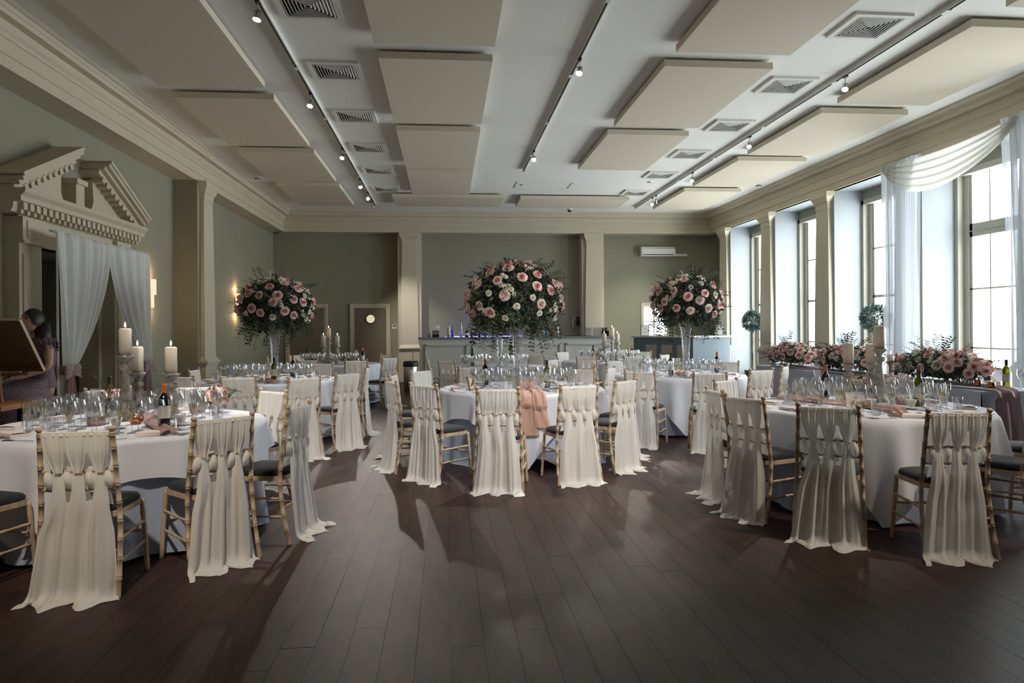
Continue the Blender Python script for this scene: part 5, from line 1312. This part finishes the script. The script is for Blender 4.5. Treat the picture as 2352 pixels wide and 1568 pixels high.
RAD = dict(pel=.13, wai=.105, che=.125, nek=.05, hd0=.05, ls=.055, le=.036, lw=.025, lh=.028, rs=.055, re=.036, rw=.025, rh=.028, lhip=.09, lk=.06, la=.035, lf=.03, rhip=.09, rk=.06, ra=.035, rf=.03)
EDG = [('pel', 'wai'), ('wai', 'che'), ('che', 'nek'), ('nek', 'hd0'), ('che', 'ls'), ('ls', 'le'), ('le', 'lw'), ('lw', 'lh'), ('che', 'rs'), ('rs', 're'), ('re', 'rw'), ('rw', 'rh'), ('pel', 'lhip'), ('lhip', 'lk'), ('lk', 'la'), ('la', 'lf'), ('pel', 'rhip'), ('rhip', 'rk'), ('rk', 'ra'), ('ra', 'rf')]
names = list(J)
verts = [J[n] for n in names]; rads = [RAD[n] for n in names]; edges = [(names.index(a), names.index(b_)) for a, b_ in EDG]
for hand, fwd_ in (('lh', 1), ('rh', 1)):     # five fingers each
    hv = J[hand]
    for i in range(5):
        a_ = (i - 2) * .010; base = hv + SD * a_ + FD * .01; tip1 = hv + SD * (a_ * 1.4) + FD * (.035 + .004 * (2 - abs(i - 2))) + Vector((0, 0, -.006)); tip2 = tip1 + FD * .02 + Vector((0, 0, -.018))
        if i == 4: tip1 = hv + SD * .035 + FD * .012; tip2 = tip1 + FD * .02 + SD * .004
        k = len(verts); verts += [base, tip1, tip2]; rads += [.009, .008, .006]; edges += [(names.index(hand), k), (k, k + 1), (k + 1, k + 2)]
me = bpy.data.meshes.new('skeleton'); me.from_pydata([tuple(v) for v in verts], edges, []); me.update()
sk = bpy.data.objects.new('skeleton', me); COL.objects.link(sk)
md = sk.modifiers.new('skin', 'SKIN'); 
for i, sv in enumerate(me.skin_vertices[0].data): sv.radius = (rads[i], rads[i]); sv.use_root = (i == 0)
md2 = sk.modifiers.new('sub', 'SUBSURF'); md2.levels = 2; md2.render_levels = 2
bpy.context.view_layer.update(); dg = bpy.context.evaluated_depsgraph_get(); ev = sk.evaluated_get(dg); em = ev.to_mesh()
b = MB(); b.add([v.co.copy() for v in em.vertices], [tuple(p.vertices) for p in em.polygons]); ev.to_mesh_clear(); bpy.data.objects.remove(sk)
HC = W(.085, 0, 1.525); tilt = Matrix.Rotation(R(14), 3, SD) 
hm = Matrix((SD, FD, Vector((0, 0, 1)))).transposed()
hm = (Matrix.Rotation(R(-16), 3, SD) @ hm)
def HP(x, y, z): return HC + hm @ Vector((x, y, z))
def headpt(t, a):
    x = .074 * cos(t) * cos(a); y = .093 * cos(t) * sin(a); z = .112 * sin(t)
    if z < 0: k = 1 - .28 * (-z / .112) ** 1.3; x *= k; y = y * (1 - .12 * (-z / .112)) + (.012 * (-z / .112))
    if y > .04 and abs(x) < .03:
        y += .006 * math.exp(-((z + .055) / .02) ** 2)                 # mouth / chin
        y -= .007 * math.exp(-((z - .012) / .016) ** 2)                # bridge
    if y > .02: 
        for sx in (-.03, .03): y -= .010 * math.exp(-((x - sx) ** 2 + (z - .008) ** 2) / .00025)
    return HP(x, y, z)
nu, nv = 40, 28; vs = []; fs = []
for j in range(nv + 1):
    for i in range(nu): vs.append(headpt(-pi / 2 + pi * j / nv, 2 * pi * i / nu))
for j in range(nv):
    for i in range(nu): k = (i + 1) % nu; fs.append((j * nu + i, j * nu + k, (j + 1) * nu + k, (j + 1) * nu + i))
b.add(vs, fs)
b.tube([HP(0, .085, .012), HP(0, .098, -.005), HP(0, .112, -.024), HP(0, .098, -.032)], [.006, .008, .012, .008], 8)
for sx in (-1, 1): b.ell(HP(sx * .074, -.005, -.008), (.01, .016, .026), 8, 6, M=hm.to_4x4())
person = b.build('person', M['skin'], smooth=True)
rm = person.modifiers.new('remesh', 'REMESH'); rm.mode = 'VOXEL'; rm.voxel_size = .006; rm.use_smooth_shade = True
tag(person, 'person with long dark hair in mauve sequined dress sitting behind the canvas', 'person')
for sx in (-1, 1):
    b = MB(); b.ell(HP(sx * .030, .079, .008), (.013, .006, .006), 10, 6, M=hm.to_4x4()); b.build('eye', M['hair'], person, smooth=True)
    b = MB(); b.tube([HP(sx * .015, .090, .028), HP(sx * .03, .089, .032), HP(sx * .046, .078, .028)], .003, 5); b.build('eyebrow', M['hair'], person)
b = MB(); b.ell(HP(0, .097, -.055), (.022, .006, .007), 10, 6, M=hm.to_4x4()); b.build('mouth', mat('lips', srgb(150, 84, 80), .5), person, smooth=True)
# hair: cap plus long fall behind the shoulder
b = MB()
def hcap(u, v):
    a = pi * (1.0 + 1.0 * u) if False else 2 * pi * u; t = pi / 2 - v * 1.9
    front = max(0, sin(a)); t = max(t, -.9 + 1.35 * front ** .7)
    return HP(.084 * cos(t) * cos(a), .104 * cos(t) * sin(a) - .008, .122 * sin(t) + .004 * sin(a * 22))
b.grid(hcap, 60, 18)
def hfall(u, v):
    a = pi + pi * u; w = 1 + .15 * sin(v * 3)
    p = HP(.082 * cos(a) * w, .10 * sin(a) - .012, .03); z = p.z - .42 * v
    q = p - FD * (.02 + .05 * v) + SD * (.015 + .05 * v) * 1
    return (q.x + .006 * sin(u * 40), q.y + .006 * sin(u * 31 + 1), z)
b.tube([HP(.03, -.09, .0), HP(.05, -.11, -.12), HP(.06, -.10, -.24), HP(.07, -.08, -.36), HP(.06, -.07, -.46)], [.06, .075, .075, .06, .02], 14)
b.build('hair', M['hair'], person, smooth=True)
# dress
b = MB()
def bod(u, v):
    a = 2 * pi * u; z = .88 + .48 * v
    rr = [.145, .118, .125, .142, .135][min(4, int(v * 4.99))] if False else .118 + .03 * (1 - v) ** 2 + .03 * sin(pi * min(1, max(0, (v - .35) / .6)))
    c = W(.02 + .02 * v, 0, z)
    return (c + SD * (rr * 1.15 * cos(a)) + FD * (rr * .95 * sin(a)))[:]
b.grid(bod, 40, 14)
for s_ in (-1, 1):
    for k in range(3):
        b.grid(lambda u, v, s_=s_, k=k: (W(.03, s_ * .155, 1.34 - .03 * k) + SD * (s_ * (.02 + .035 * v + .01 * sin(u * 30))) + FD * (.07 * cos(u * pi)) + Vector((0, 0, .03 * sin(u * pi) - .05 * v)))[:], 20, 4)
b.build('bodice', M['dress'], person, smooth=True)
b = MB()
def skt(u, v):
    a = 2 * pi * u; 
    if v < .35:
        t = v / .35; c = W(.02 + .22 * t, 0, .93 - .04 * t); rr = .15 + .06 * t; ry = .12 + .22 * t
        return (c + SD * (rr * cos(a)) + FD * (ry * sin(a)) + Vector((0, 0, .05 * (1 - t) - .015 * t + (.02 * sin(a) * t))))[:]
    t = (v - .35) / .65; c = W(.24, .02, .87 - .80 * t); fl_ = 1 + .45 * t; w = 1 + .06 * sin(a * 9) * t
    return (c + SD * (.215 * fl_ * w * cos(a)) + FD * (.30 * (1 + .1 * t) * w * sin(a)))[:]
b.grid(skt, 90, 34)
b.build('skirt', M['dress'], person, smooth=True)
pal = MB().ell(tuple(J['lh'] + Vector((0, 0, .02)) + FD * .03), (.10, .07, .006), 18, 6).build('palette', M['black'], smooth=True); tag(pal, 'dark palette held in the hand of the seated person', 'palette')
b = MB()
for i in range(7):
    a = i * .8; b = MB(); b.ell(tuple(J['lh'] + FD * .03 + Vector((.06 * cos(a), .045 * sin(a), .028))), (.012, .01, .004), 8, 5); b.build('paint_blob', [M['china'], M['copper'], M['rpink'], M['leaf2']][i % 4], pal)
for p in PROTO:
    pass
